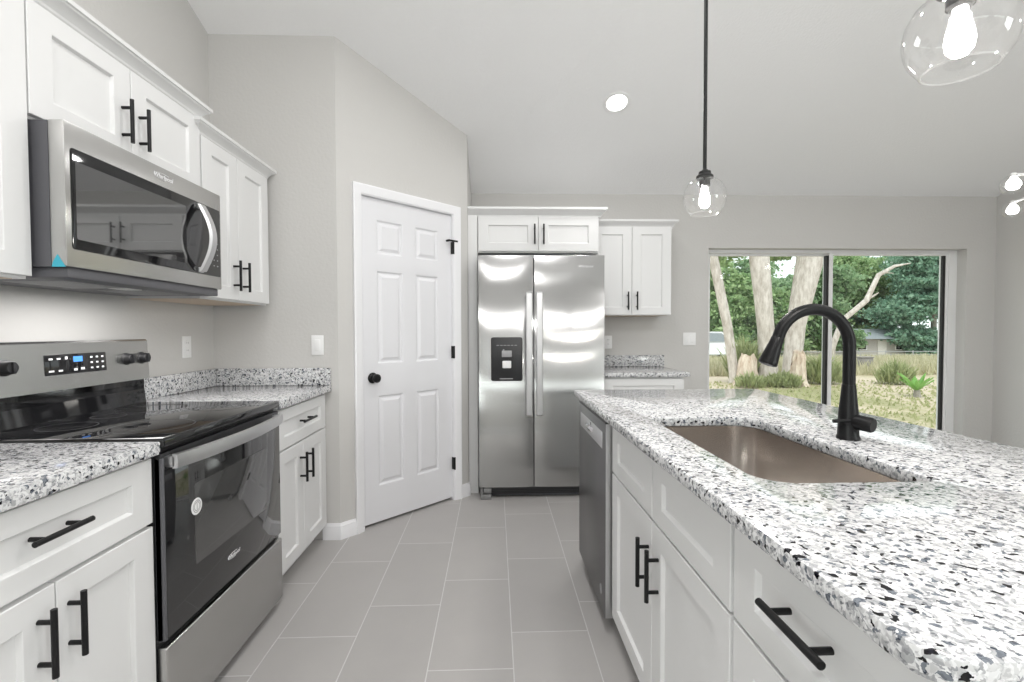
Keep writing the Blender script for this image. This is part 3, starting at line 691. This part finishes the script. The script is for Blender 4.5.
c = thing('base_cabinet', 'white shaker cabinet at the near end of the island, drawer over a door', 'cabinet', (.485, .905, 0), -RL, 'white base cabinets')
w_ = .435; base_body(c, w_, .60); cab_drawer(c, .004, w_-.004, .672, .862, ln=.150, hs=.010, hz=.016); cab_door(c, .004, w_-.004, .09, .668, w_-.05, .555)
bm = BM(); box(bm, 0, .018, 0, 2.03, 0, .881); box(bm, -.60, 0, 2.012, 2.03, 0, .881)
tag(obj('island_back_panel', bm, CAB, loc=(1.087, .470, 0), smooth=False), 'white panel closing the back and far end of the island', 'panel')
# dishwasher
d = thing('dishwasher', 'dark stainless dishwasher at the far end of the island', 'dishwasher', (.485, 2.476, 0), -RL)
w_ = .600
bm = BM(); box(bm, .006, w_-.006, .012, .57, .10, .868); box(bm, .02, w_-.02, .06, .55, 0, .101); obj('tub', bm, BLKP, d, smooth=False)
bm = BM(); box(bm, .003, w_-.003, -.042, .012, .065, .862, .003); dd = obj('door', bm, DWST, d); obj('door_edge', box(BM(), w_-.0028, w_-.0015, -.041, .010, .066, .857), HANDST, dd, smooth=False)  # door_edge here: lighter strip standing in for light on the door's near side
bm = BM(); box(bm, .003, w_-.0025, -.0425, .010, .858, .867); obj('control_strip', bm, BLKP, dd, smooth=False)
bm = BM(); box(bm, .05, w_-.06, -.0432, -.041, .745, .815, .001); pk = obj('pocket_handle', bm, HANDST, d)
bm = BM(); lo = []
for k in range(13):
    u = k/12; x = .20+.16*u; a = math.sin(PI*u); lo.append([(x, -.044-.008*a, .770), (x, -.046-.012*a, .782), (x, -.044-.008*a, .794), (x, -.042, .794), (x, -.042, .770)])
loft(bm, lo); obj('grip', bm, CHROME, pk)
bm = BM(); box(bm, .30, .316, -.0436, -.042, .797, .811); obj('latch', bm, BLKP, pk)
bm = BM(); lathe(bm, [(0, -.043), (.02, -.043), (.021, -.0418)], 24, axis='y')
for v in bm.verts: v.co += Vector((.52, 0, .145))
obj('sticker', bm, MGREY, dd)
# sink
sk = thing('undermount_sink', 'deep stainless undermount sink in the island countertop', 'sink', (.752, 1.336, .882))
bm = BM()
def sl(g, z, rr): return [(x-.752, y-1.336, z) for x, y in rrect(.566+g, .938-g, .966+g, 1.706-g, rr, 10)]
rr = (.075, .04, .085, .04)
loft(bm, [sl(-.02, -.001, rr), sl(-.004, -.001, rr), sl(-.004, -.012, rr), sl(.000, -.17, rr), sl(.010, -.20, rr), sl(.035, -.215, (.05, .04, .05, .04)), sl(.14, -.222, (.03,)*4)], cap0=False)
lo = [sl(-.02, -.0015, rr), sl(-.008, -.004, rr), sl(-.006, -.17, rr), sl(.03, -.222, rr), sl(.14, -.228, (.03,)*4)]
loft(bm, lo, cap0=False); obj('bowl', bm, SINKS, sk, angle=50)
bm = BM(); lathe(bm, [(0, -.2225), (.038, -.2225), (.043, -.2205), (.045, -.2213), (.045, -.226), (0, -.226)], 28); obj('drain', bm, CHROME, sk)
# faucet
FX, FY = 1.036, 1.350
fa = thing('faucet', 'matte black gooseneck pull-down faucet behind the sink', 'faucet', (FX, FY, .914))
bm = BM(); lathe(bm, [(0, 0), (.030, 0), (.0305, .006), (.0275, .012), (.0262, .04), (.0255, .075), (.022, .11), (.0185, .15), (.0178, .16), (0, .16)], 32); obj('base', bm, FAU, fa)
bm = BM(); pts = [(0, 0, .155), (0, 0, .22), (0, 0, .272)]; Rr = .108
for k in range(1, 25):
    a = PI*k/24*.90; pts.append((-Rr+Rr*math.cos(a), 0, .272+Rr*math.sin(a)))
e = Vector(pts[-1]); tdir = (e-Vector(pts[-2])).normalized(); pts.append(tuple(e+tdir*.012))
tube(bm, pts, .0165, 20); obj('neck', bm, FAU, fa)
bm = BM(); s0 = e+tdir*.008; tube(bm, [s0, s0+tdir*.002, s0+tdir*.02, s0+tdir*.07, s0+tdir*.081, s0+tdir*.083], [.016, .0172, .0185, .0248, .0255, .0235], 22); hd = obj('spray_head', bm, FAU, fa)
bm = BM(); tube(bm, [s0+tdir*.0825, s0+tdir*.0845], .020, 20); obj('nozzle', bm, DGREY, hd)
bm = BM(); hdv = Vector((.45, -.89, -.10)).normalized(); c0 = Vector((0, 0, .056))
tube(bm, [c0, c0+hdv*.025, c0+hdv*.060, c0+hdv*.065], [.019, .0215, .0215, .019], 24)
lv = c0+hdv*.024+Vector((0, 0, .004)); tube(bm, [lv, lv+Vector((-.035, .004, -.001)), lv+Vector((-.066, .008, -.002))], [.0075, .006, .0055], 12); obj('lever', bm, FAU, fa)

# ------------------------------------------------------------------ wall plates
def plate(label, loc, rotz, w_=.07, h_=.115, gang=1, kind='rocker', name='light_switch', cat='switch'):
    p = thing(name, label, cat, loc, rotz, 'white wall plates')
    bm = BM(); box(bm, -w_/2, w_/2, -.006, 0, -h_/2, h_/2, .002); pl_ = obj('cover_plate', bm, WHITEP, p)
    for k in range(gang):
        x = (k-(gang-1)/2)*.046
        if kind == 'rocker':
            bm = BM(); box(bm, x-.0165, x+.0165, -.009, -.005, -.033, .033, .002); obj('rocker', bm, WHITEP, p)
        else:
            bm = BM()
            for z in (-.02, .02): lathe(bm, [(0, -.0085), (.0155, -.0085), (.0168, -.006), (.0168, -.005)], 20, (x, 0, z), axis='y')
            rc = obj('receptacle', bm, WHITEP, p)
            for z in (-.02, .02):
                for s in (-.006, .006): obj('slot', box(BM(), x+s-.001, x+s+.001, -.0089, -.0084, z-.002, z+.006), DGREY, rc, smooth=False)
    return p
plate('white outlet on the left wall right of the range', (XL, 2.565, 1.153), RL, kind='outlet', name='wall_outlet', cat='outlet')
plate('white light switch on the pantry corner wall', (-1.039, YP, 1.153), 0)
plate('white outlet above the small back countertop beside the refrigerator', (1.005, YB, 1.130), 0, kind='outlet', name='wall_outlet', cat='outlet')
plate('white double light switch left of the sliding door', (1.737, YB, 1.155), 0, .115, .115, 2)

# ------------------------------------------------------------------ lights
NRM = math.atan(SL)
def downlight(x, y, label, power=30):
    z = zc(y); t = thing('recessed_light', label, 'ceiling light', (x, y, z), 0, 'recessed ceiling lights')
    t.rotation_euler = (-NRM if y > YR else NRM, 0, 0)
    bm = BM(); lathe(bm, [(.092, .001), (.092, -.003), (.086, -.006), (.070, -.004), (.066, .001)], 40); obj('trim_ring', bm, WHITEP, t)
    bm = BM(); lathe(bm, [(0, -.003), (.060, -.003), (.068, -.0005), (.068, .001)], 36); obj('lens', bm, DIFF, t)
    light('lamp', 'AREA', (0, 0, -.012), (0, 0, 0), power, (1, .985, .97), .12, shape='DISK', parent=t)
    return t
downlight(.835, 3.238, 'round glowing recessed light in the sloped ceiling before the refrigerator', 6)
for (x, y, s) in ((.18, 1.95, 'high over the aisle before the pantry'), (-.08, .90, 'high over the aisle by the camera'), (-.45, -.9, 'behind the camera over the aisle'), (1.6, -.9, 'behind the camera over the living area'), (3.1, .9, 'over the dining side of the room')):  # out-of-view downlights, invented to brighten the room
    downlight(x, y, 'recessed ceiling light ' + s, (13 if y > 1.5 else 14) if y > .8 and x < 1 else 22)
GP = [(.024, .080), (.030, .077), (.050, .069), (.070, .051), (.083, .026), (.0875, 0), (.085, -.024), (.077, -.046), (.064, -.065), (.057, -.072)]
def globe(parent, z, s=1., bulb=1.):
    bm = BM(); lathe(bm, [(r*s, zz*s+z) for r, zz in GP], 40)
    g = obj('glass_globe', bm, GLASS, parent, angle=60)
    bm = BM(); lathe(bm, [(.0545*s, -.0715*s+z), (.0565*s, -.0745*s+z), (.0595*s, -.0725*s+z), (.0575*s, -.0695*s+z), (.0545*s, -.0715*s+z)], 40); obj('rim', bm, GLASS, g)
    bm = BM(); lathe(bm, [(0, z-.046*s), (.013*s, z-.044*s), (.021*s, z-.034*s), (.0235*s, z-.018*s), (.021*s, z+.0*s), (.016*s, z+.018*s), (.012*s, z+.032*s), (.0115*s, z+.044*s), (0, z+.044*s)], 24); obj('bulb', bm, BULB, parent)
    return g
def pendant(x, y, z, label):
    top = zc(y); t = thing('pendant_light', label, 'pendant light', (x, y, z), 0, 'glass globe pendants over the island')
    bm = BM(); tube(bm, [(0, 0, .11), (0, 0, top-z-.01)], .0078, 12); obj('rod', bm, BLK, t)
    bm = BM(); lathe(bm, [(0, top-z+.02), (.062, top-z+.02), (.062, top-z-.012), (.05, top-z-.03), (0, top-z-.032)], 28); obj('canopy', bm, BLK, t)
    bm = BM(); lathe(bm, [(.0, .114), (.012, .114), (.016, .108), (.024, .106), (.026, .094), (.034, .088), (.036, .078), (.030, .076), (0, .076)], 28)
    lathe(bm, [(0, .082), (.022, .082), (.022, .046), (.017, .042), (0, .042)], 24); obj('socket', bm, BLK, t)
    globe(t, 0); light('lamp', 'POINT', (0, 0, -.056), (0, 0, 0), 9, (1, .96, .9), .03, parent=t)
    return t
pendant(.893, 2.0, 1.80, 'clear glass globe pendant over the far end of the island')
pendant(.884, .885, 1.80, 'clear glass globe pendant at top right over the near end of the island')
ch = thing('chandelier', 'glass globe chandelier over the dining area at the right picture edge', 'chandelier', (3.34, 2.425, 2.005))
bm = BM(); tube(bm, [(0, 0, .10), (0, 0, zc(2.425)-2.005)], .009, 12); lathe(bm, [(0, .06), (.03, .07), (.035, .10), (.02, .14), (0, .14)], 20); obj('stem', bm, WHITEP, ch)
for gx, gy in ((2.760, 2.45), (3.345, 2.97), (3.895, 2.40), (3.305, 1.88)):
    dx_, dy_ = gx-3.34, gy-2.425
    bm = BM(); tube(bm, [(0, 0, .09), (dx_*.5, dy_*.5, .075), (dx_*.9, dy_*.9, .052), (dx_, dy_, .05)], .007, 10); a_ = obj('arm', bm, WHITEP, ch)
    bm = BM(); lathe(bm, [(0, .058), (.012, .058), (.014, .04), (0, .04)], 16, (dx_, dy_, 0)); obj('socket', bm, WHITEP, a_)
    bm = BM(); lathe(bm, [(r*.64, zz*.6) for r, zz in GP], 28, (dx_, dy_, 0)); obj('glass_globe', bm, GLASS, a_)
    bm = BM(); lathe(bm, [(0, -.03), (.020, -.026), (.031, -.008), (.028, .012), (.013, .035), (0, .045)], 20, (dx_, dy_, 0)); obj('bulb', bm, BULB, a_)

# ------------------------------------------------------------------ outdoors
GZ = -.15
def gz(y): return GZ if y < 12 else GZ-.49*(y-12)/18 if y < 30 else -.64-.96*(y-30)/15 if y < 45 else -1.6
bm = BM(); prev = None
for y in (YB+.4, 12, 30, 45, 120):
    r_ = [bm.verts.new((-40, y, gz(y))), bm.verts.new((110, y, gz(y)))]
    if prev: bm.faces.new((prev[0], prev[1], r_[1], r_[0]))
    prev = r_
struct(obj('ground', bm, SAND, smooth=False))
bm = BM(); prism(bm, [(-30, 26.5, gz(26.5)+.02), (-30, 30, gz(30)+.02), (-30, 32, gz(32)+.02), (-30, 32, gz(32)-.05), (-30, 26.5, gz(26.5)-.05)], (110, 0, 0)); struct(obj('road', bm, plain('asphalt_road', (.50, .53, .56), .9), smooth=False))
def trunk_mesh(path, rad, n=14, jit=.05):
    bm = BM(); tube(bm, path, rad, n)
    for v in bm.verts: v.co += Vector((random.uniform(-1, 1), random.uniform(-1, 1), 0))*jit*rad[0]
    return bm
def leaves(bm, c, R_, n, size, shell=.35, per=36):
    for _ in range(max(1, n//per)):
        while True:
            p = Vector((random.uniform(-1, 1), random.uniform(-1, 1), random.uniform(-1, 1)))
            if shell < p.length < 1: break
        sg = random.uniform(.08, .24)
        for _ in range(per):
            q = Vector((c[0]+(p.x+random.gauss(0, sg))*R_[0], c[1]+(p.y+random.gauss(0, sg))*R_[1], c[2]+(p.z+random.gauss(0, sg*.55))*R_[2]))
            a = Vector((random.gauss(0, .7), random.gauss(-.3, .7), random.gauss(.5, .7))).normalized(); b = a.orthogonal().normalized(); b.rotate(Matrix.Rotation(random.uniform(0, 6.28), 3, a)); s = size*random.uniform(.6, 1.4)
            d = b.cross(a)
            bm.faces.new([bm.verts.new(q+b*s), bm.verts.new(q+d*s*.55), bm.verts.new(q-b*s), bm.verts.new(q-d*s*.55)])
def raw(name, bm, mat, parent=None, loc=None):
    me = bpy.data.meshes.new(name); bm.to_mesh(me); bm.free(); me.materials.append(mat); o = bpy.data.objects.new(name, me); C.objects.link(o)
    if parent: o.parent = parent
    if loc: o.location = loc
    return o
def tree(loc, label, mat, blobs, th, tr, lean=(0, 0), size=.28, n=2600, bark=BARKD, group='trees beyond the yard'):
    t = thing('tree', label, 'tree', loc, 0, group)
    bm = trunk_mesh([(lean[0]*u, lean[1]*u, th*u) for u in (0, .04, .15, .4, .7, 1)], [tr*1.6, tr*1.2, tr, tr*.9, tr*.75, tr*.5]); obj('trunk', bm, bark, t)
    bm = BM()
    for (x, y, z, a, b, c_) in blobs: leaves(bm, (x, y, z), (a, b, c_), n, size)
    raw('crown', bm, mat, t); return t
def blobs(R_, h, k, spread):
    return [(random.uniform(-spread, spread), random.uniform(-spread*.6, spread*.6), h+random.uniform(-.35, .6)*h*.7, R_*random.uniform(.7, 1.2), R_*.9, R_*random.uniform(.55, .9)) for _ in range(k)]
far = [(15.2, 36, 4.6, 2.4, 'leafy green tree across the road left of the pale trunks', LEAF1), (20.0, 40, 5.0, 2.5, 'green tree seen between the first two pale trunks', LEAF2), (23.5, 41, 4.0, 2.2, 'green tree seen behind the thick leaning trunk', LEAF1),
       (28.6, 43, 5.0, 2.6, 'broad green tree behind the door stile', LEAF2), (40.3, 52.5, 7.2, 3.1, 'spreading green tree behind the bare branch', LEAF1), (45.5, 54, 8.6, 3.3, 'tall dense green tree beside the far house', LEAF3), (44.0, 46, 7.8, 3.0, 'dark bluish tree at the right side of the door view', LEAF3), (27, 62, 6.5, 3.6, 'distant dark tree closing the view behind the left pane', LEAF2), (49, 68, 9.0, 4.2, 'distant dark tree closing the view behind the right pane', LEAF2)]
for i, (x, y, h_, R_, lab, m_) in enumerate(far):
    random.seed(40+i)
    bl = [(random.uniform(-1.3, 1.3)*R_, random.uniform(-.7, .7)*R_, h_*random.uniform(.45, 1.3)+.8, R_*random.uniform(.6, .95), R_*.7, R_*random.uniform(.45, .65)) for _ in range(14)]
    bl += [(random.uniform(-1.2, 1.2)*R_, random.uniform(-.6, .6)*R_, random.uniform(.9, 2.4), R_*.7, R_*.5, 1.1) for _ in range(6)]
    tree((x, y, gz(y)), lab, m_, bl, h_*1.1+1, .25, (random.uniform(-.8, .8), 0), .13+.0011*y, 2300)
# pale trunks close to the house
random.seed(5)
def pale(loc, label, path, rad, blobs_, mat=LEAF1):
    t = thing('tree', label, 'tree', loc, 0, 'pale trunks in the yard'); obj('trunk', trunk_mesh(path, rad, 18, .04), BARK, t)
    bm = BM()
    for b in blobs_: leaves(bm, b[:3], b[3:], 900, .085, .1)
    raw('crown', bm, mat, t); return t
pale((6.20, 12, GZ), 'slender pale tree trunk leaning left outside the sliding door', [(0, 0, 0), (-.03, 0, .25), (-.22, 0, 1.5), (-.62, 0, 3.3), (-1.1, 0, 5.2)], [.17, .12, .11, .115, .09], [(-1.2, .3, 5.4, 1.3, 1.2, .9), (-.1, .9, 3.6, .8, .7, .4)])
pale((7.08, 12, GZ), 'straight thick pale tree trunk in the middle of the left pane', [(0, 0, 0), (-.02, 0, .3), (-.09, 0, 1.4), (-.28, 0, 3.2), (-.38, 0, 5.6)], [.34, .23, .20, .235, .18], [(-.3, .5, 5.4, 1.6, 1.4, .9), (.7, 1.0, 3.6, .6, .7, .35)])
pale((7.78, 12.2, GZ), 'thickest pale tree trunk leaning right beside the door stile', [(0, 0, 0), (.02, 0, .3), (.13, 0, 1.5), (.50, 0, 3.3), (1.1, 0, 5.6)], [.32, .22, .22, .31, .24], [(1.2, .4, 5.6, 1.6, 1.4, 1.0), (-.2, .8, 4.6, .8, .8, .4)])
dt = thing('dead_branch', 'bare pale branch reaching right across the right pane', 'branch', (11.2, 15.5, gz(15.5)))
bm = BM(); tube(bm, [(0, 0, 0), (.10, 0, .9), (.45, 0, 1.80), (1.25, 0, 2.45), (1.65, 0, 3.3), (2.2, 0, 3.6), (2.75, 0, 3.7)], [.12, .10, .085, .085, .075, .05, .015], 10); obj('limb', bm, BARK, dt)
bm = BM(); tube(bm, [(1.27, 0, 2.5), (1.55, .1, 2.60), (1.75, .1, 2.72)], [.05, .035, .015], 8); tube(bm, [(1.65, 0, 3.3), (1.9, .1, 3.4), (2.3, .15, 3.38)], [.04, .03, .01], 8); obj('twig', bm, BARK, dt)
# stumps
for (x, y, h_, r_, lab) in ((6.30, 11.6, .75, .24, 'broken hollow wood stump between the slender and straight trunks'), (7.50, 11.45, .85, .17, 'raw reddish stump in front of the thick leaning trunk')):
    bm = BM(); lathe(bm, [(0, 0), (r_*1.5, 0), (r_*1.05, .15), (r_*.85, h_*.5), (r_*.75, h_*.8), (r_*.55, h_), (r_*.3, h_*.75), (0, h_*.7)], 16)
    for v in bm.verts: v.co += Vector((random.uniform(-.04, .04), random.uniform(-.04, .04), random.uniform(-.07, .07) if v.co.z > .2 else 0))
    tag(obj('stump', bm, WOODR, loc=(x, y, GZ)), lab, 'stump', 'stumps under the pale trunks')
def bush(x, y, rx, h_, lab, n=900, mat=BUSH):
    bm = BM()
    for _ in range(n):
        a, q = random.uniform(0, 2*PI), math.sqrt(random.random()); bx, by = rx*q*math.cos(a), rx*.7*q*math.sin(a); hh = h_*random.uniform(.3, 1.1)*(1.1-.5*q)
        lx, ly = random.gauss(.3*bx, .22)*hh, random.gauss(.3*by, .22)*hh; wv = random.uniform(.012, .028); u = random.uniform(0, PI); z0 = hh*random.uniform(0, .6)
        dx_, dy_ = wv*math.cos(u), wv*math.sin(u); mx_, my_ = bx+lx*.5, by+ly*.5
        bm.faces.new([bm.verts.new((bx, by, z0)), bm.verts.new((mx_+dx_, my_+dy_, (z0+hh)/2)), bm.verts.new((bx+lx, by+ly, hh)), bm.verts.new((mx_-dx_, my_-dy_, (z0+hh)/2))])
    tag(raw('bush', bm, mat, loc=(x, y, GZ)), lab, 'bush', 'bushes round the trunks')
bush(6.62, 12.3, .38, 1.25, 'tall loose bush behind the hollow stump', 1500); bush(6.95, 11.2, .42, .42, 'low bush between the two stumps'); bush(8.35, 11.8, .45, .8, 'bush right of the reddish stump', 1200); bush(6.10, 11.1, .35, .4, 'small bush at the foot of the slender trunk', 500); bush(10.1, 11.6, .4, .65, 'bush in the grass behind the faucet', 900)
# palm
pm = thing('palm', 'small bright green palmetto on the sandy ground in the right pane', 'plant', (8.60, 9.35, GZ))
bm = BM(); lathe(bm, [(0, 0), (.07, 0), (.05, .15), (0, .18)], 10); obj('stem', bm, BARKD, pm)
for k in range(15):
    a = k*.571*2; el = random.uniform(.5, 1.25); d_ = Vector((math.cos(a)*math.cos(el), math.sin(a)*math.cos(el), math.sin(el))); ln = random.uniform(.38, .60)
    bm = BM(); sd_ = d_.cross(Vector((0, 0, 1))).normalized()
    prev = None
    for j in range(6):
        u = j/5; p = Vector((0, 0, .12))+d_*ln*u+Vector((0, 0, -.18*u*u*ln)); wv = .045*math.sin(PI*min(1, u*.9+.1))+.004
        r_ = [bm.verts.new(p-sd_*wv+Vector((0, 0, .02*u))), bm.verts.new(p+Vector((0, 0, -.01))), bm.verts.new(p+sd_*wv+Vector((0, 0, .02*u)))]
        if prev: bm.faces.new((prev[0], prev[1], r_[1], r_[0])); bm.faces.new((prev[1], prev[2], r_[2], r_[1]))
        prev = r_
    raw('frond', bm, PALM, pm)
# grass
def grass(name, n, xr, yr, h, mat, label, seed):
    random.seed(seed); bm = BM()
    for _ in range(n):
        y = random.uniform(*yr); x = random.uniform(xr[0]*y, xr[1]*y); g_ = gz(y); hh = h*random.uniform(.4, 1.2); a = random.uniform(0, PI); wv = .018+.0011*y
        dx_, dy_ = math.cos(a)*wv, math.sin(a)*wv; lx, ly = random.gauss(0, .25)*hh, random.gauss(0, .25)*hh
        bm.faces.new([bm.verts.new((x-dx_, y-dy_, g_)), bm.verts.new((x+dx_, y+dy_, g_)), bm.verts.new((x+lx, y+ly, g_+hh))])
    o = raw(name, bm, mat); o['kind'] = 'stuff'; tag(o, label, 'grass')
grass('tall_grass', 15000, (.42, 1.05), (14.5, 25.5), .42, DRY, 'tall dry grass between the sandy yard and the road', 3)
grass('short_grass', 3200, (.40, 1.1), (5.0, 12.5), .06, GRASS, 'short patchy green grass on the sandy yard', 4)
# fence along the road
fe = thing('wire_fence', 'low rail and post fence along the far side of the road', 'fence', (12, 33, gz(33)))
bm = BM()
for z in (.25, .48): tube(bm, [(0, 0, z), (26, 0, z)], .025, 6)
obj('rail', bm, MGREY, fe)
for k in range(14):
    bm = BM(); tube(bm, [(k*2, 0, 0), (k*2, 0, .55)], .04, 8); obj('post', bm, MGREY, fe)
bm = BM(); box(bm, -.22, .22, -.12, .12, 0, .5, .03); box(bm, -.24, .24, -.14, .14, .5, .55, .02)
tag(obj('utility_box', bm, plain('weathered_grey', (.28, .26, .25), .8), loc=(13.0, 16.2, gz(16.2))), 'grey utility box in the tall grass right of the faucet', 'utility box')
# house beyond
hs = thing('house', 'low grey roofed house among the trees beyond the road', 'house', (38.2, 47.5, gz(47.5)))
bm = BM(); box(bm, -2.6, 2.6, -1.8, 1.8, 0, 2.0); obj('wall', bm, plain('house_siding', (.42, .40, .38), .8), hs, smooth=False)
bm = BM(); prism(bm, [(-3.1, -2.4, 1.9), (-3.1, 0, 2.9), (-3.1, 2.4, 1.9)], (6.2, 0, 0)); obj('roof', bm, plain('house_roof', (.30, .33, .36), .8), hs, smooth=False)
for x in (-1.9, 2.0):
    bm = BM(); box(bm, x-.5, x+.5, -1.86, -1.8, .8, 1.6); wf = obj('window', bm, VINYL, hs, smooth=False); bm = BM(); box(bm, x-.43, x+.43, -1.88, -1.85, .86, 1.54); obj('pane', bm, BLKG, wf, smooth=False)
bm = BM(); box(bm, -.3, .6, -1.86, -1.8, .05, 1.8); obj('door', bm, plain('house_door', (.6, .58, .55), .6), hs, smooth=False)
# parked white car
car = thing('car', 'white parked van seen through the left edge of the sliding door', 'car', (13.0, 28.6, gz(28.6)+.02))
def carsec(y, s=1.):
    return [(-2.3, y*s, .35), (2.15, y*s, .35), (2.28, y*s, .55), (2.22, y*s, .90), (1.25, y*s*.97, 1.08), (.55, y*s*.85, 1.72), (-2.0, y*s*.85, 1.74), (-2.32, y*s*.95, 1.05)]
bm = BM(); loft(bm, [carsec(-.88), carsec(-.92), carsec(.92), carsec(.88)]); obj('body', bm, plain('car_white', (.85, .86, .88), .25, coat=.5), car, angle=30)
bm = BM()
for s in (-1,): prism(bm, [(1.05, -.885, 1.12), (.5, -.80, 1.62), (-.3, -.80, 1.64), (-.3, -.885, 1.12)], (0, -.02, 0)); prism(bm, [(-.4, -.885, 1.12), (-.4, -.80, 1.64), (-1.75, -.80, 1.64), (-1.95, -.885, 1.12)], (0, -.02, 0))
obj('side_window', bm, plain('car_window', (.25, .28, .30), .1), car, smooth=False)
for x in (-1.45, 1.4):
    for y in (-.84, .84):
        bm = BM(); lathe(bm, [(0, -.1), (.22, -.1), (.33, -.08), (.33, .08), (.22, .1), (0, .1)], 24, (x, y, .33), axis='y'); wh = obj('wheel', bm, BLKP, car)
        bm = BM(); lathe(bm, [(0, -.112), (.19, -.108), (.2, -.09)], 20, (x, y, .33), axis='y'); obj('hubcap', bm, CHROME, wh)
